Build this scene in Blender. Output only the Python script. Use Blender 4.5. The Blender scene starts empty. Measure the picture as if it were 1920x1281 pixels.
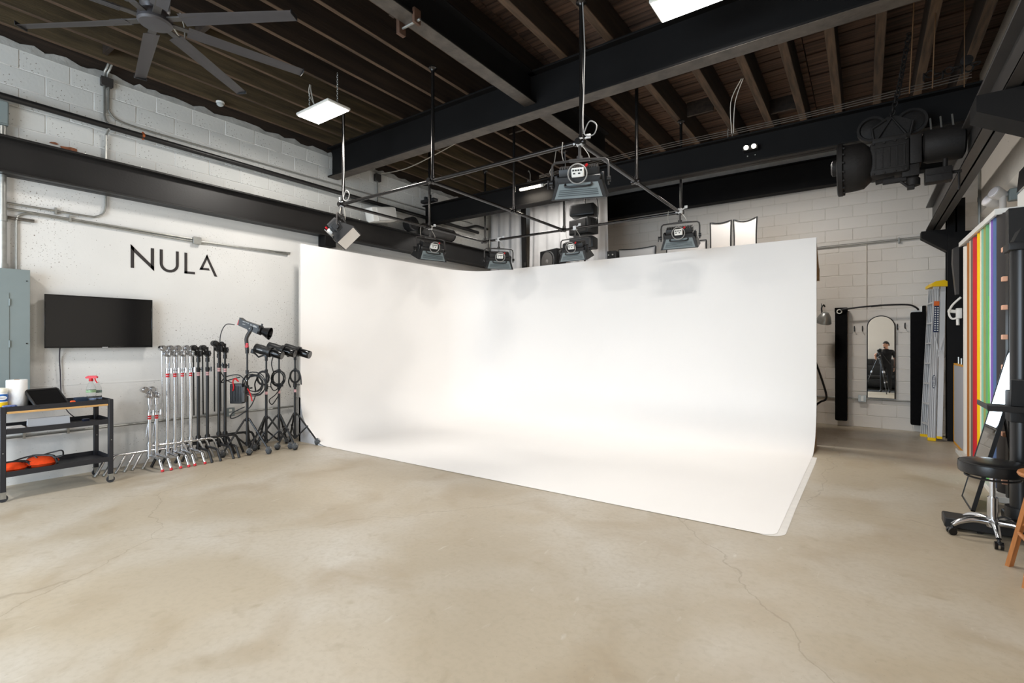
import bpy, bmesh, math, random
from mathutils import Vector, Matrix, Euler
sc = bpy.context.scene
COL = sc.collection
PI = math.pi
random.seed(7)

# ------------------------------------------------------------------ camera, world, lights, exposure
YAW = math.atan(662 / 930)
CAM_H = 1.48
cd = bpy.data.cameras.new('camera')
cam = bpy.data.objects.new('camera', cd)
COL.objects.link(cam)
cam.location = (0, 0, CAM_H)
cam.rotation_euler = (PI / 2, 0, YAW)
cd.sensor_fit = 'HORIZONTAL'
cd.sensor_width = 36
cd.lens = 36 * 930 / 1920
cd.clip_start = 0.05
cd.clip_end = 200
sc.camera = cam

sc.view_settings.view_transform = 'Standard'
sc.view_settings.look = 'None'
sc.view_settings.gamma = 1
sc.view_settings.use_curve_mapping = False
sc.view_settings.exposure = -0.14
SKY_STRENGTH = 1.1
DOOR_W = 540.0      # daylight through the roll-up door
LED_W = 66.0        # each high bay lamp
cy = sc.cycles
cy.use_denoising = True
cy.max_bounces = 10
cy.diffuse_bounces = 7
cy.glossy_bounces = 5
cy.transmission_bounces = 8
cy.caustics_reflective = False
cy.caustics_refractive = False
cy.sample_clamp_indirect = 6

w = bpy.data.worlds.new('world')
sc.world = w
w.use_nodes = True
bg = w.node_tree.nodes['Background']
bg.inputs[0].default_value = (0.80, 0.90, 1.0, 1)     # even overcast sky
bg.inputs[1].default_value = SKY_STRENGTH


def area(name, loc, rot, sx, sy, power, color):
    l = bpy.data.lights.new(name, 'AREA')
    l.shape = 'RECTANGLE'
    l.size, l.size_y = sx, sy
    l.energy = power
    l.color = color
    o = bpy.data.objects.new(name, l)
    COL.objects.link(o)
    o.location = loc
    o.rotation_euler = rot
    return o


area('daylight_roll_up_door', (-3.9, -3.75, 1.75), (PI / 2, 0, 0), 5.2, 3.3, DOOR_W, (0.72, 0.86, 1.0))

# ------------------------------------------------------------------ helpers


def lin(c):
    return tuple(((v / 255) / 12.92 if v / 255 <= 0.04045 else ((v / 255 + 0.055) / 1.055) ** 2.4) for v in c) + (1,)


_m = {}


def mat(name, col=(128, 128, 128), rough=0.5, metal=0.0, noise=None, bump=None, rand=0.0, emit=0.0, trans=0.0, ior=1.45, stretch=None, spec=0.5):
    """noise=(scale, darker 0-1) ; bump=(scale, strength) ; rand = per-object value variation"""
    if name in _m:
        return _m[name]
    m = bpy.data.materials.new(name)
    m.use_nodes = True
    nt = m.node_tree
    N, L = nt.nodes, nt.links
    p = N['Principled BSDF']
    base = lin(col)
    p.inputs['Base Color'].default_value = base
    p.inputs['Roughness'].default_value = rough
    p.inputs['Metallic'].default_value = metal
    p.inputs['Specular IOR Level'].default_value = spec
    p.inputs['Transmission Weight'].default_value = trans
    p.inputs['IOR'].default_value = ior
    if emit:
        p.inputs['Emission Color'].default_value = base
        p.inputs['Emission Strength'].default_value = emit
    vec = None
    if noise or bump:
        tc = N.new('ShaderNodeTexCoord')
        vec = tc.outputs['Object']
        if stretch:
            mp = N.new('ShaderNodeMapping')
            mp.inputs['Scale'].default_value = stretch
            L.new(vec, mp.inputs[0])
            vec = mp.outputs[0]
    cur = None
    if noise:
        n = N.new('ShaderNodeTexNoise')
        n.inputs['Scale'].default_value = noise[0]
        n.inputs['Detail'].default_value = 6
        L.new(vec, n.inputs['Vector'])
        r = N.new('ShaderNodeMapRange')
        r.inputs['From Min'].default_value = 0.3
        r.inputs['From Max'].default_value = 0.7
        r.inputs['To Min'].default_value = 1 - noise[1]
        r.inputs['To Max'].default_value = 1 + noise[1] * 0.6
        L.new(n.outputs['Fac'], r.inputs['Value'])
        cur = r.outputs[0]
    if rand:
        oi = N.new('ShaderNodeObjectInfo')
        r2 = N.new('ShaderNodeMapRange')
        r2.inputs['To Min'].default_value = 1 - rand
        r2.inputs['To Max'].default_value = 1 + rand
        L.new(oi.outputs['Random'], r2.inputs['Value'])
        if cur is None:
            cur = r2.outputs[0]
        else:
            mm = N.new('ShaderNodeMath')
            mm.operation = 'MULTIPLY'
            L.new(cur, mm.inputs[0])
            L.new(r2.outputs[0], mm.inputs[1])
            cur = mm.outputs[0]
    if cur is not None:
        hs = N.new('ShaderNodeVectorMath')
        hs.operation = 'SCALE'
        hs.inputs[0].default_value = base[:3]
        L.new(cur, hs.inputs['Scale'])
        L.new(hs.outputs[0], p.inputs['Base Color'])
    if bump:
        n = N.new('ShaderNodeTexNoise')
        n.inputs['Scale'].default_value = bump[0]
        n.inputs['Detail'].default_value = 5
        L.new(vec, n.inputs['Vector'])
        b = N.new('ShaderNodeBump')
        b.inputs['Strength'].default_value = bump[1]
        b.inputs['Distance'].default_value = 0.01
        L.new(n.outputs['Fac'], b.inputs['Height'])
        L.new(b.outputs[0], p.inputs['Normal'])
    _m[name] = m
    return m


def speckled(name, col, speck, scale, thr, rough=0.7, blot=(1.2, 0.05), bump=(30, 0.15), rand=0.0):
    """painted masonry: a base colour with soft blotches and small chipped specks"""
    m = mat(name, col, rough, noise=blot, bump=bump, rand=rand)
    nt = m.node_tree
    N, L = nt.nodes, nt.links
    p = N['Principled BSDF']
    src = p.inputs['Base Color'].links[0].from_socket
    tc = N.new('ShaderNodeTexCoord')
    n = N.new('ShaderNodeTexNoise')
    n.inputs['Scale'].default_value = scale
    n.inputs['Detail'].default_value = 3
    L.new(tc.outputs['Object'], n.inputs['Vector'])
    n2 = N.new('ShaderNodeTexNoise')
    n2.inputs['Scale'].default_value = 1.1
    n2.inputs['Detail'].default_value = 4
    L.new(tc.outputs['Object'], n2.inputs['Vector'])
    ad = N.new('ShaderNodeMath')
    ad.operation = 'MULTIPLY_ADD'
    ad.inputs[1].default_value = 0.35
    L.new(n2.outputs['Fac'], ad.inputs[0])
    L.new(n.outputs['Fac'], ad.inputs[2])
    r = N.new('ShaderNodeMapRange')
    r.inputs['From Min'].default_value = thr
    r.inputs['From Max'].default_value = thr + 0.05
    L.new(ad.outputs[0], r.inputs['Value'])
    mx = N.new('ShaderNodeMix')
    mx.data_type = 'RGBA'
    L.new(r.outputs[0], mx.inputs['Factor'])
    L.new(src, mx.inputs['A'])
    mx.inputs['B'].default_value = lin(speck)
    L.new(mx.outputs['Result'], p.inputs['Base Color'])
    return m


class B:
    def __init__(s, M=None):
        s.bm = bmesh.new()
        s.M = M

    def _v(s, p):
        p = Vector(p)
        return s.bm.verts.new(s.M @ p if s.M else p)

    def poly(s, pts):
        return s.bm.faces.new([s._v(p) for p in pts])

    def box(s, x0, x1, y0, y1, z0, z1, bev=0.0, R=None):
        c = [(x, y, z) for x in (x0, x1) for y in (y0, y1) for z in (z0, z1)]
        if R is not None:
            c = [R @ Vector(q) for q in c]
        v = [s._v(q) for q in c]
        f = [s.bm.faces.new([v[i] for i in q]) for q in ((0, 1, 3, 2), (4, 6, 7, 5), (0, 4, 5, 1), (2, 3, 7, 6), (0, 2, 6, 4), (1, 5, 7, 3))]
        if bev:
            es = list({e for q in f for e in q.edges})
            bmesh.ops.bevel(s.bm, geom=es, offset=bev, segments=1 if bev < 0.01 else 2, affect='EDGES', profile=0.6)
        return s

    def cyl(s, p0, p1, r0, r1=None, seg=12, caps=True):
        p0, p1 = Vector(p0), Vector(p1)
        r1 = r0 if r1 is None else r1
        d = (p1 - p0).normalized()
        a = d.orthogonal().normalized()
        b = d.cross(a)
        A, C = [], []
        for i in range(seg):
            t = 2 * PI * i / seg
            o = a * math.cos(t) + b * math.sin(t)
            A.append(s._v(p0 + o * r0))
            C.append(s._v(p1 + o * r1))
        for i in range(seg):
            j = (i + 1) % seg
            s.bm.faces.new((A[i], A[j], C[j], C[i]))
        if caps:
            s.bm.faces.new(A[::-1])
            s.bm.faces.new(C)
        return s

    def tube(s, pts, r, seg=8, closed=False):
        pts = [Vector(p) for p in pts]
        n = len(pts)
        rings = []
        pa = None
        for i in range(n):
            if closed:
                d = pts[(i + 1) % n] - pts[i - 1]
            else:
                d = pts[min(i + 1, n - 1)] - pts[max(i - 1, 0)]
            d.normalize()
            if pa is None:
                a = d.orthogonal().normalized()
            else:
                a = pa - d * pa.dot(d)
                a = a.normalized() if a.length > 1e-6 else d.orthogonal().normalized()
            pa = a
            b = d.cross(a)
            rr = r[i] if isinstance(r, (list, tuple)) else r
            rings.append([s._v(pts[i] + (a * math.cos(2 * PI * k / seg) + b * math.sin(2 * PI * k / seg)) * rr) for k in range(seg)])
        for i in range(n if closed else n - 1):
            q, t = rings[i], rings[(i + 1) % n]
            for k in range(seg):
                j = (k + 1) % seg
                s.bm.faces.new((q[k], q[j], t[j], t[k]))
        if not closed:
            s.bm.faces.new(rings[0][::-1])
            s.bm.faces.new(rings[-1])
        return s

    def lathe(s, prof, c=(0, 0, 0), seg=20, R=None):
        """prof: (radius, z) list, closed at both ends"""
        rings = []
        for r, z in prof:
            ring = []
            for k in range(seg):
                t = 2 * PI * k / seg
                q = Vector((r * math.cos(t), r * math.sin(t), z))
                if R is not None:
                    q = R @ q
                ring.append(s._v(q + Vector(c)))
            rings.append(ring)
        for q, t in zip(rings, rings[1:]):
            for k in range(seg):
                j = (k + 1) % seg
                s.bm.faces.new((q[k], q[j], t[j], t[k]))
        s.bm.faces.new(rings[0][::-1])
        s.bm.faces.new(rings[-1])
        return s

    def prism(s, pts, vec):
        vec = Vector(vec)
        a = [s._v(p) for p in pts]
        b = [s._v(Vector(p) + vec) for p in pts]
        s.bm.faces.new(a[::-1])
        s.bm.faces.new(b)
        for i in range(len(a)):
            j = (i + 1) % len(a)
            s.bm.faces.new((a[i], a[j], b[j], b[i]))
        return s

    def ball(s, c, r, sx=1, sy=1, sz=1, u=14, v=9):
        prof = [(max(1e-4, math.sin(PI * i / v)) * r, -math.cos(PI * i / v) * r) for i in range(v + 1)]
        R = Matrix.Diagonal((sx, sy, sz))
        return s.lathe(prof, c, u, R)

    def torus(s, c, R1, r, axis='z', seg=24, ms=8, rot=None):
        pts = []
        for i in range(seg):
            t = 2 * PI * i / seg
            a, b = math.cos(t) * R1, math.sin(t) * R1
            q = Vector({'z': (a, b, 0), 'x': (0, a, b), 'y': (a, 0, b)}[axis])
            if rot is not None:
                q = rot @ q
            pts.append(q + Vector(c))
        return s.tube(pts, r, ms, True)


def obj(name, b, material, parent=None, smooth=True, ang=40):
    bmesh.ops.recalc_face_normals(b.bm, faces=b.bm.faces)
    me = bpy.data.meshes.new(name)
    b.bm.to_mesh(me)
    b.bm.free()
    if smooth:
        me.polygons.foreach_set('use_smooth', [True] * len(me.polygons))
        me.set_sharp_from_angle(angle=math.radians(ang))
    o = bpy.data.objects.new(name, me)
    COL.objects.link(o)
    me.materials.append(material)
    if parent:
        o.parent = parent
    return o


def tag(o, label=None, cat=None, group=None, kind=None):
    if label:
        o['label'] = label
    if cat:
        o['category'] = cat
    if group:
        o['group'] = group
    if kind:
        o['kind'] = kind
    return o


def thing(name, label, cat, loc=(0, 0, 0), rz=0.0, group=None):
    o = bpy.data.objects.new(name, None)
    o.empty_display_size = 0.1
    COL.objects.link(o)
    o.location = loc
    o.rotation_euler = (0, 0, rz)
    return tag(o, label, cat, group)


def dup(root, loc, rz, label=None, skip=()):
    r = root.copy()
    COL.objects.link(r)
    r.location = loc
    r.rotation_euler = (0, 0, rz)
    if label:
        r['label'] = label
    for ch in list(root.children):
        if ch in skip:
            continue
        c = ch.copy()
        COL.objects.link(c)
        c.parent = r
        for g in ch.children:
            d = g.copy()
            COL.objects.link(d)
            d.parent = c
    return r


def share(name, me, parent, loc, rot=(0, 0, 0)):
    o = bpy.data.objects.new(name, me)
    COL.objects.link(o)
    o.parent = parent
    o.location = loc
    o.rotation_euler = rot
    return o


def lettering(name, txt, size, material, parent, loc, rot, extrude=0.001, align='CENTER', sx=1.0):
    c = bpy.data.curves.new(name, 'FONT')
    c.body = txt
    c.size = size
    c.extrude = extrude
    c.align_x = align
    c.align_y = 'CENTER'
    tmp = bpy.data.objects.new(name, c)
    COL.objects.link(tmp)
    bpy.context.view_layer.update()
    me = bpy.data.meshes.new_from_object(tmp.evaluated_get(bpy.context.evaluated_depsgraph_get()))
    bpy.data.objects.remove(tmp)
    me.materials.clear()
    me.materials.append(material)
    o = bpy.data.objects.new(name, me)
    COL.objects.link(o)
    o.location = loc
    o.rotation_euler = rot
    o.scale = (sx, 1, 1)
    o.parent = parent
    return o


def sm(pts, n=6):
    """Catmull-Rom smoothing of a path"""
    P = [Vector(p) for p in pts]
    out = []
    for i in range(len(P) - 1):
        p0, p1, p2, p3 = P[max(i - 1, 0)], P[i], P[i + 1], P[min(i + 2, len(P) - 1)]
        for k in range(n):
            t = k / n
            out.append(0.5 * ((2 * p1) + (p2 - p0) * t + (2 * p0 - 5 * p1 + 4 * p2 - p3) * t * t + (3 * p1 - p0 - 3 * p2 + p3) * t ** 3))
    out.append(P[-1])
    return out


# ------------------------------------------------------------------ materials
BLK = mat('black_plastic', (26, 26, 27), 0.45)
BLKM = mat('black_metal', (30, 29, 29), 0.4, noise=(8, 0.15))
BLKG = mat('black_gloss', (14, 14, 15), 0.18)
STEEL = mat('painted_black_steel', (33, 31, 30), 0.42, noise=(3, 0.18), bump=(40, 0.08))
STEELD = mat('matt_black_girder', (20, 19, 19), 0.6, noise=(3, 0.2), bump=(40, 0.08), spec=0.2)
STEELG = mat('painted_charcoal_steel', (62, 59, 57), 0.45, noise=(3, 0.15))
PIPEM = mat('dark_steel_pipe', (66, 64, 63), 0.22, 0.85)
CHROME = mat('chrome', (205, 206, 209), 0.2, 1.0)
GALV = mat('galvanised_metal', (165, 165, 160), 0.38, 0.75, noise=(20, 0.12))
ALU = mat('brushed_aluminium', (218, 219, 220), 0.4, 0.15, noise=(30, 0.06), stretch=(1, 1, 0.05))
WHITE = mat('white_plastic', (232, 231, 226), 0.5)
RED = mat('red_plastic', (200, 24, 34), 0.4)
ORANGE = mat('orange_fabric', (240, 74, 14), 0.85, noise=(40, 0.15), bump=(60, 0.2))
YELLOW = mat('yellow_plastic', (245, 200, 20), 0.45)
RUBBER = mat('black_rubber', (22, 22, 22), 0.7)
CLOTHW = mat('white_curtain_cloth', (208, 206, 205), 0.9, noise=(6, 0.05))
CYCW = mat('cyclorama_white_paint', (250, 247, 244), 0.55, noise=(0.9, 0.012))
PLY = mat('plywood', (176, 150, 118), 0.6, noise=(6, 0.2), stretch=(1, 1, 8))
GREYP = mat('grey_enamel', (124, 134, 134), 0.4, noise=(4, 0.05))
WALLP = speckled('white_painted_concrete', (221, 219, 215), (124, 114, 102), 62, 0.85)
BLOCKP = speckled('white_painted_block', (214, 214, 210), (120, 112, 100), 45, 0.85, rand=0.02)
BLOCKB = speckled('cream_painted_block', (218, 212, 204), (165, 155, 142), 30, 0.91, rand=0.015)
WALLR = speckled('cream_painted_wall', (222, 214, 203), (150, 138, 120), 26, 0.88, bump=(9, 0.5))
MORT = mat('painted_mortar', (204, 204, 200), 0.8, noise=(12, 0.1))
MORTB = mat('cream_painted_mortar', (211, 205, 196), 0.8, noise=(12, 0.1))
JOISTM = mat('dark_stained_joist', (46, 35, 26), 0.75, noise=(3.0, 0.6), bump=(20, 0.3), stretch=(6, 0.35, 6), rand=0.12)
JOISTE = mat('lighter_joist_underside', (80, 62, 46), 0.75, noise=(5, 0.55), bump=(20, 0.3), stretch=(6, 0.5, 6), rand=0.15)  # lighter brown given to the downward faces of the joists
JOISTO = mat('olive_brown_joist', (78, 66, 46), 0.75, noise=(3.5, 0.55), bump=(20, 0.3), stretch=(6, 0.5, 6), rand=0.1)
PLANKM = mat('dark_brown_roof_board', (84, 62, 48), 0.75, noise=(2.5, 0.75), bump=(16, 0.3), stretch=(0.4, 8, 6), rand=0.3)
RUST = mat('worn_steel_flange', (76, 69, 62), 0.55, noise=(9, 0.4), bump=(30, 0.3))
WOODO = mat('orange_pine', (176, 114, 64), 0.42, noise=(5, 0.18), stretch=(8, 8, 0.6))
SIGNB = mat('black_sign_paint', (48, 43, 42), 0.6)
HOODG = mat('grey_green_hood', (116, 126, 128), 0.4)
HOODD = mat('dark_hood_slot', (64, 72, 74), 0.4)
TXT = mat('white_print', (230, 230, 228), 0.5)
MIRROR = mat('mirror_glass', (238, 240, 240), 0.01, 1.0)
GLOW = mat('lamp_diffuser', (255, 253, 248), 0.5, emit=14.0)
# ------------------------------------------------------------------ floor
WX, BY, RX, FY = -7.16, 10.5, 1.45, -3.8      # wall planes
CEIL = 4.95


def floor_material():
    m = mat('polished_concrete', (181, 168, 147), 0.42, noise=(0.55, 0.10), bump=(55, 0.05))
    nt = m.node_tree
    N, L = nt.nodes, nt.links
    p = N['Principled BSDF']
    src = p.inputs['Base Color'].links[0].from_socket
    tc = N.new('ShaderNodeTexCoord')

    def layer(scale, lo, hi, col, amount, src, detail=6, dist=0.0, stretch=None):
        vec = tc.outputs['Object']
        if stretch:
            mp = N.new('ShaderNodeMapping')
            mp.inputs['Scale'].default_value = stretch
            mp.inputs['Rotation'].default_value = (0, 0, 0.5)
            L.new(vec, mp.inputs[0])
            vec = mp.outputs[0]
        n = N.new('ShaderNodeTexNoise')
        n.inputs['Scale'].default_value = scale
        n.inputs['Detail'].default_value = detail
        n.inputs['Distortion'].default_value = dist
        L.new(vec, n.inputs['Vector'])
        r = N.new('ShaderNodeMapRange')
        r.inputs['From Min'].default_value = lo
        r.inputs['From Max'].default_value = hi
        r.inputs['To Max'].default_value = amount
        L.new(n.outputs['Fac'], r.inputs['Value'])
        mx = N.new('ShaderNodeMix')
        mx.data_type = 'RGBA'
        L.new(r.outputs[0], mx.inputs['Factor'])
        L.new(src, mx.inputs['A'])
        mx.inputs['B'].default_value = lin(col)
        L.new(mx.outputs['Result'], p.inputs['Base Color'])
        return mx.outputs['Result']
    s = layer(0.8, 0.45, 0.75, (203, 198, 189), 0.8, src, 9, 0.3)
    s = layer(1.7, 0.52, 0.72, (154, 133, 102), 0.5, s, 10, 0.5)
    s = layer(7, 0.6, 0.8, (150, 134, 108), 0.5, s, 8, 0.5)
    s = layer(16, 0.68, 0.78, (206, 200, 188), 0.6, s, 4, 0.3, (1, 0.25, 1))
    s = layer(28, 0.45, 0.7, (160, 148, 128), 0.3, s, 8, 0.2)
    s = layer(60, 0.68, 0.8, (120, 108, 92), 0.45, s, 2)
    # wandering hairline cracks
    v = N.new('ShaderNodeTexVoronoi')
    v.feature = 'DISTANCE_TO_EDGE'
    v.inputs['Scale'].default_value = 0.32
    nz = N.new('ShaderNodeTexNoise')
    nz.inputs['Scale'].default_value = 2.5
    nz.inputs['Detail'].default_value = 6
    L.new(tc.outputs['Object'], nz.inputs['Vector'])
    va = N.new('ShaderNodeVectorMath')
    va.operation = 'MULTIPLY_ADD'
    va.inputs[1].default_value = (0.35, 0.35, 0)
    L.new(nz.outputs['Color'], va.inputs[0])
    L.new(tc.outputs['Object'], va.inputs[2])
    L.new(va.outputs[0], v.inputs['Vector'])
    r = N.new('ShaderNodeMapRange')
    r.inputs['From Min'].default_value = 0.0
    r.inputs['From Max'].default_value = 0.0022
    r.inputs['To Min'].default_value = 0.38
    r.inputs['To Max'].default_value = 0.0
    L.new(v.outputs['Distance'], r.inputs['Value'])
    mx = N.new('ShaderNodeMix')
    mx.data_type = 'RGBA'
    L.new(r.outputs[0], mx.inputs['Factor'])
    L.new(s, mx.inputs['A'])
    mx.inputs['B'].default_value = lin((120, 104, 82))
    L.new(mx.outputs['Result'], p.inputs['Base Color'])
    return m


FLOORM = floor_material()
o = obj('floor', B().box(WX - 0.3, RX + 0.3, FY, BY + 0.3, -0.2, 0), FLOORM)
tag(o, 'polished beige concrete studio floor with scuffs and hairline cracks', kind='structure')
ASPH = mat('asphalt', (120, 118, 114), 0.9, noise=(3, 0.15))
o = obj('driveway_ground', B().box(-40, 40, -60, FY, -0.25, -0.02), ASPH)
tag(o, 'grey asphalt yard outside the roll-up door', kind='structure')

# ------------------------------------------------------------------ walls
wl = tag(obj('wall_left', B().box(WX - 0.3, WX, FY, BY + 0.3, 0, 3.5).box(WX - 0.3, WX - 0.005, FY, BY + 0.3, 3.5, 4.515), WALLP, smooth=False), 'white painted masonry wall with block courses above the black beam', kind='structure')
# upper courses of blocks, each one its own piece


def block_mesh(name, l, h, d, material, axis):
    b = B()
    if axis == 'y':
        b.box(-0.05, d, -l / 2, l / 2, -h / 2, h / 2, 0.004)
    else:
        b.box(-l / 2, l / 2, -d, 0.05, -h / 2, h / 2, 0.004)
    o = obj(name, b, material)
    me = o.data
    bpy.data.objects.remove(o)
    return me


BLm = block_mesh('brick', 0.398, 0.195, 0.0, BLOCKP, 'y')
BLh = block_mesh('brick', 0.195, 0.195, 0.0, BLOCKP, 'y')
rr = random.Random(3)
for i in range(5):
    z = 3.505 + 0.2032 * i + 0.1
    y = 0.62 + (0.2032 if i % 2 else 0)
    while y < 10.4:
        share('brick', BLm, wl, (WX + rr.uniform(-0.003, 0.003), y, z), (0, rr.uniform(-.006, .006), rr.uniform(-.004, .004)))
        y += 0.4064
# rough mortar cap on top of the courses
b = B()
yy = 0.2
prev = None
pts = []
while yy < 9.8:
    pts.append((yy, 4.585 + rr.uniform(-0.028, 0.03)))
    yy += rr.uniform(0.05, 0.13)
pts.append((9.8, 4.57))
for (ya, za), (yb, zb) in zip(pts, pts[1:]):
    c = [[(WX - 0.2, q, 4.51), (WX + 0.004, q, 4.51), (WX - 0.012, q, z), (WX - 0.2, q, z + 0.02)] for q, z in ((ya, za), (yb, zb))]
    v0, v1 = ([b._v(p) for p in k] for k in c)
    for i in range(4):
        b.bm.faces.new((v0[i], v0[(i + 1) % 4], v1[(i + 1) % 4], v1[i]))
obj('mortar_cap', b, mat('grey_mortar', (186, 186, 182), 0.9, noise=(9, 0.2), bump=(20, 0.6)), wl, smooth=False)
b = B()
for (yc, zc, n, r) in ((1.63, 3.602, 9, 0.055), (1.50, 3.63, 7, 0.03), (1.74, 3.585, 7, 0.03)):
    pp = []
    for k in range(n):
        t = 2 * PI * k / n
        q = r * rr.uniform(0.5, 1.1)
        pp.append((WX + 0.002, yc + math.cos(t) * q * 1.5, zc + math.sin(t) * q * 0.7))
    b.prism(pp, (0.003, 0, 0))
obj('exposed_clay', b, mat('bare_clay', (150, 96, 68), 0.9, noise=(30, 0.4)), wl, smooth=False)
# pour joints of the lower wall: thin proud ridges
b = B()
for z in (1.0,):
    y = 0.2
    while y < 6:
        b.box(WX - 0.01, WX + rr.uniform(0.002, 0.004), y, y + 0.3, z + rr.uniform(-.004, .0), z + 0.006)
        y += 0.3
obj('pour_joint', b, WALLP, wl, smooth=False)

wb = tag(obj('wall_back', B().box(WX - 0.3, RX + 0.3, BY + 0.004, BY + 0.3, 0, 5.2), MORTB, smooth=False), 'cream painted concrete block wall behind the cyclorama', kind='structure')
BBm = block_mesh('brick', 0.397, 0.194, 0.0, BLOCKB, 'x')
for i in range(22):
    z = 0.002 + 0.2032 * i + 0.1
    x = RX - 0.2 - (0.2032 if i % 2 else 0)
    xmin = -1.3 if z < 2.95 else -5.2
    while x > xmin:
        share('brick', BBm, wb, (x, BY + rr.uniform(-.0025, .0025), z), (rr.uniform(-.005, .005), 0, rr.uniform(-.003, .003)))
        x -= 0.4064

b = B().box(RX, RX + 0.3, FY, BY + 0.3, 0, 5.2)
# buttressed, sloping upper part of the right wall
b.prism([(RX - 0.22, 0, 3.15), (RX + 0.02, 0, 2.9), (RX + 0.02, 0, 5.0), (RX - 0.22, 0, 5.0)], (0, 8.4, 0))
b.prism([(RX - 0.22, 8.4, 3.15), (RX + 0.02, 8.4, 2.9), (RX + 0.02, 8.4, 5.0), (RX - 0.22, 8.4, 5.0)], (0, 0.5, 0))
tag(obj('wall_right', b, WALLR, smooth=False), 'rough cream painted right wall above the paper rolls', kind='structure')
# front wall behind the photographer with the open roll-up door
b = B()
b.box(WX - 0.3, -6.5, FY - 0.3, FY, 0, 5.2)
b.box(-1.25, RX + 0.3, FY - 0.3, FY, 0, 5.2)
b.box(-6.5, -1.25, FY - 0.3, FY, 3.4, 5.2)
tag(obj('wall_front', b, BLOCKB, smooth=False), 'pale painted front wall with a wide roll-up door opening', kind='structure')

# ------------------------------------------------------------------ ceiling: slab, roof boards, joists
ce = tag(obj('ceiling', B().box(WX - 0.3, RX + 0.3, FY, BY + 0.3, 5.06, 5.3), mat('roof_underside', (24, 19, 16), 0.9), smooth=False), 'dark timber roof of boards on stained joists', kind='structure')
pm = {}
y = 0.2
k = 0
while y < BY:
    wdt = 0.142
    for (xa, xb) in ((WX, -3.25), (-3.25, -0.6), (-0.6, RX)):
        if xa == WX and y > 9:
            continue
        key = (xa, xb)
        if key not in pm:
            oo = obj('plank', B().box(-(xb - xa) / 2 + 0.004, (xb - xa) / 2 - 0.004, -wdt / 2, wdt / 2, 0, 0.03, 0.004), PLANKM)
            pm[key] = oo.data
            bpy.data.objects.remove(oo)
        share('plank', pm[key], ce, ((xa + xb) / 2, y + wdt / 2, 5.0 + rr.uniform(0, 0.02)))
    y += wdt + 0.008
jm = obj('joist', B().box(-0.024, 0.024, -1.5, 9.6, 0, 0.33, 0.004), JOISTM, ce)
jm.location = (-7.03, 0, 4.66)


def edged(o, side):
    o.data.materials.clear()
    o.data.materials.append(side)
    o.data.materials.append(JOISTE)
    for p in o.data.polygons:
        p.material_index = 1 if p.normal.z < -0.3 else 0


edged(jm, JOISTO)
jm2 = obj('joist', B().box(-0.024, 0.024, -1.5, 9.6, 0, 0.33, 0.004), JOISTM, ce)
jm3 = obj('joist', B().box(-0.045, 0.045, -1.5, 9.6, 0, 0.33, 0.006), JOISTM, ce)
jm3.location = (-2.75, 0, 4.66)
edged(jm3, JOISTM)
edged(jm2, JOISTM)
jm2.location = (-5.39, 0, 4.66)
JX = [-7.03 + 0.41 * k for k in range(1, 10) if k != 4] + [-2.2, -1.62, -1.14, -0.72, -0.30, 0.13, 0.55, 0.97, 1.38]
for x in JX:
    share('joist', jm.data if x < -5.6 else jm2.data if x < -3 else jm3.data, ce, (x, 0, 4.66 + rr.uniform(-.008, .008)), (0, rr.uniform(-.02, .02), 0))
# the wall plate of dark, broken timber under the first joist
obj('wall_plate', B().box(WX - 0.28, WX - 0.02, -2, 9.8, 4.52, 5.02).box(WX - 0.02, WX + 0.07, -2, 9.8, 4.72, 5.0), JOISTM, ce)
# short cross blockings
bl = None
for (x, y0) in ((-6.82, 1.9), (-5.59, 2.35), (-2.47, 3.1), (-1.91, 7.3), (-0.93, 7.9), (-4.36, 6.3)):
    if bl is None:
        bl = obj('blocking', B().box(-0.18, 0.18, -0.022, 0.022, 0, 0.2, 0.003), JOISTM, ce)
        bl.location = (x, y0, 4.72)
    else:
        share('blocking', bl.data, ce, (x, y0, 4.72))


def ibeam(b, axis, a0, a1, c, z0, z1, fw, tf=0.022, tw=0.016):
    """axis 'x' or 'y'; c = centre on the other axis"""
    if axis == 'x':
        b.box(a0, a1, c - fw / 2, c + fw / 2, z0, z0 + tf, 0.003)
        b.box(a0, a1, c - fw / 2, c + fw / 2, z1 - tf, z1, 0.003)
        b.box(a0, a1, c - tw / 2, c + tw / 2, z0, z1)
    else:
        b.box(c - fw / 2, c + fw / 2, a0, a1, z0, z0 + tf, 0.003)
        b.box(c - fw / 2, c + fw / 2, a0, a1, z1 - tf, z1, 0.003)
        b.box(c - tw / 2, c + tw / 2, a0, a1, z0, z1)
    return b


def beam(label, axis, a0, a1, c, z0, z1, fw, worn=True, m=STEEL):
    o = obj('steel_beam', ibeam(B(), axis, a0, a1, c, z0, z1, fw), m)
    tag(o, label, 'beam', kind='structure')
    if worn:
        if axis == 'x':
            obj('flange_face', B().box(a0, a1, c - fw / 2 + .004, c + fw / 2 - .004, z0 - 0.004, z0), RUST, o)
        else:
            obj('flange_face', B().box(c - fw / 2 + .004, c + fw / 2 - .004, a0, a1, z0 - 0.004, z0), RUST, o)
    return o


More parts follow.
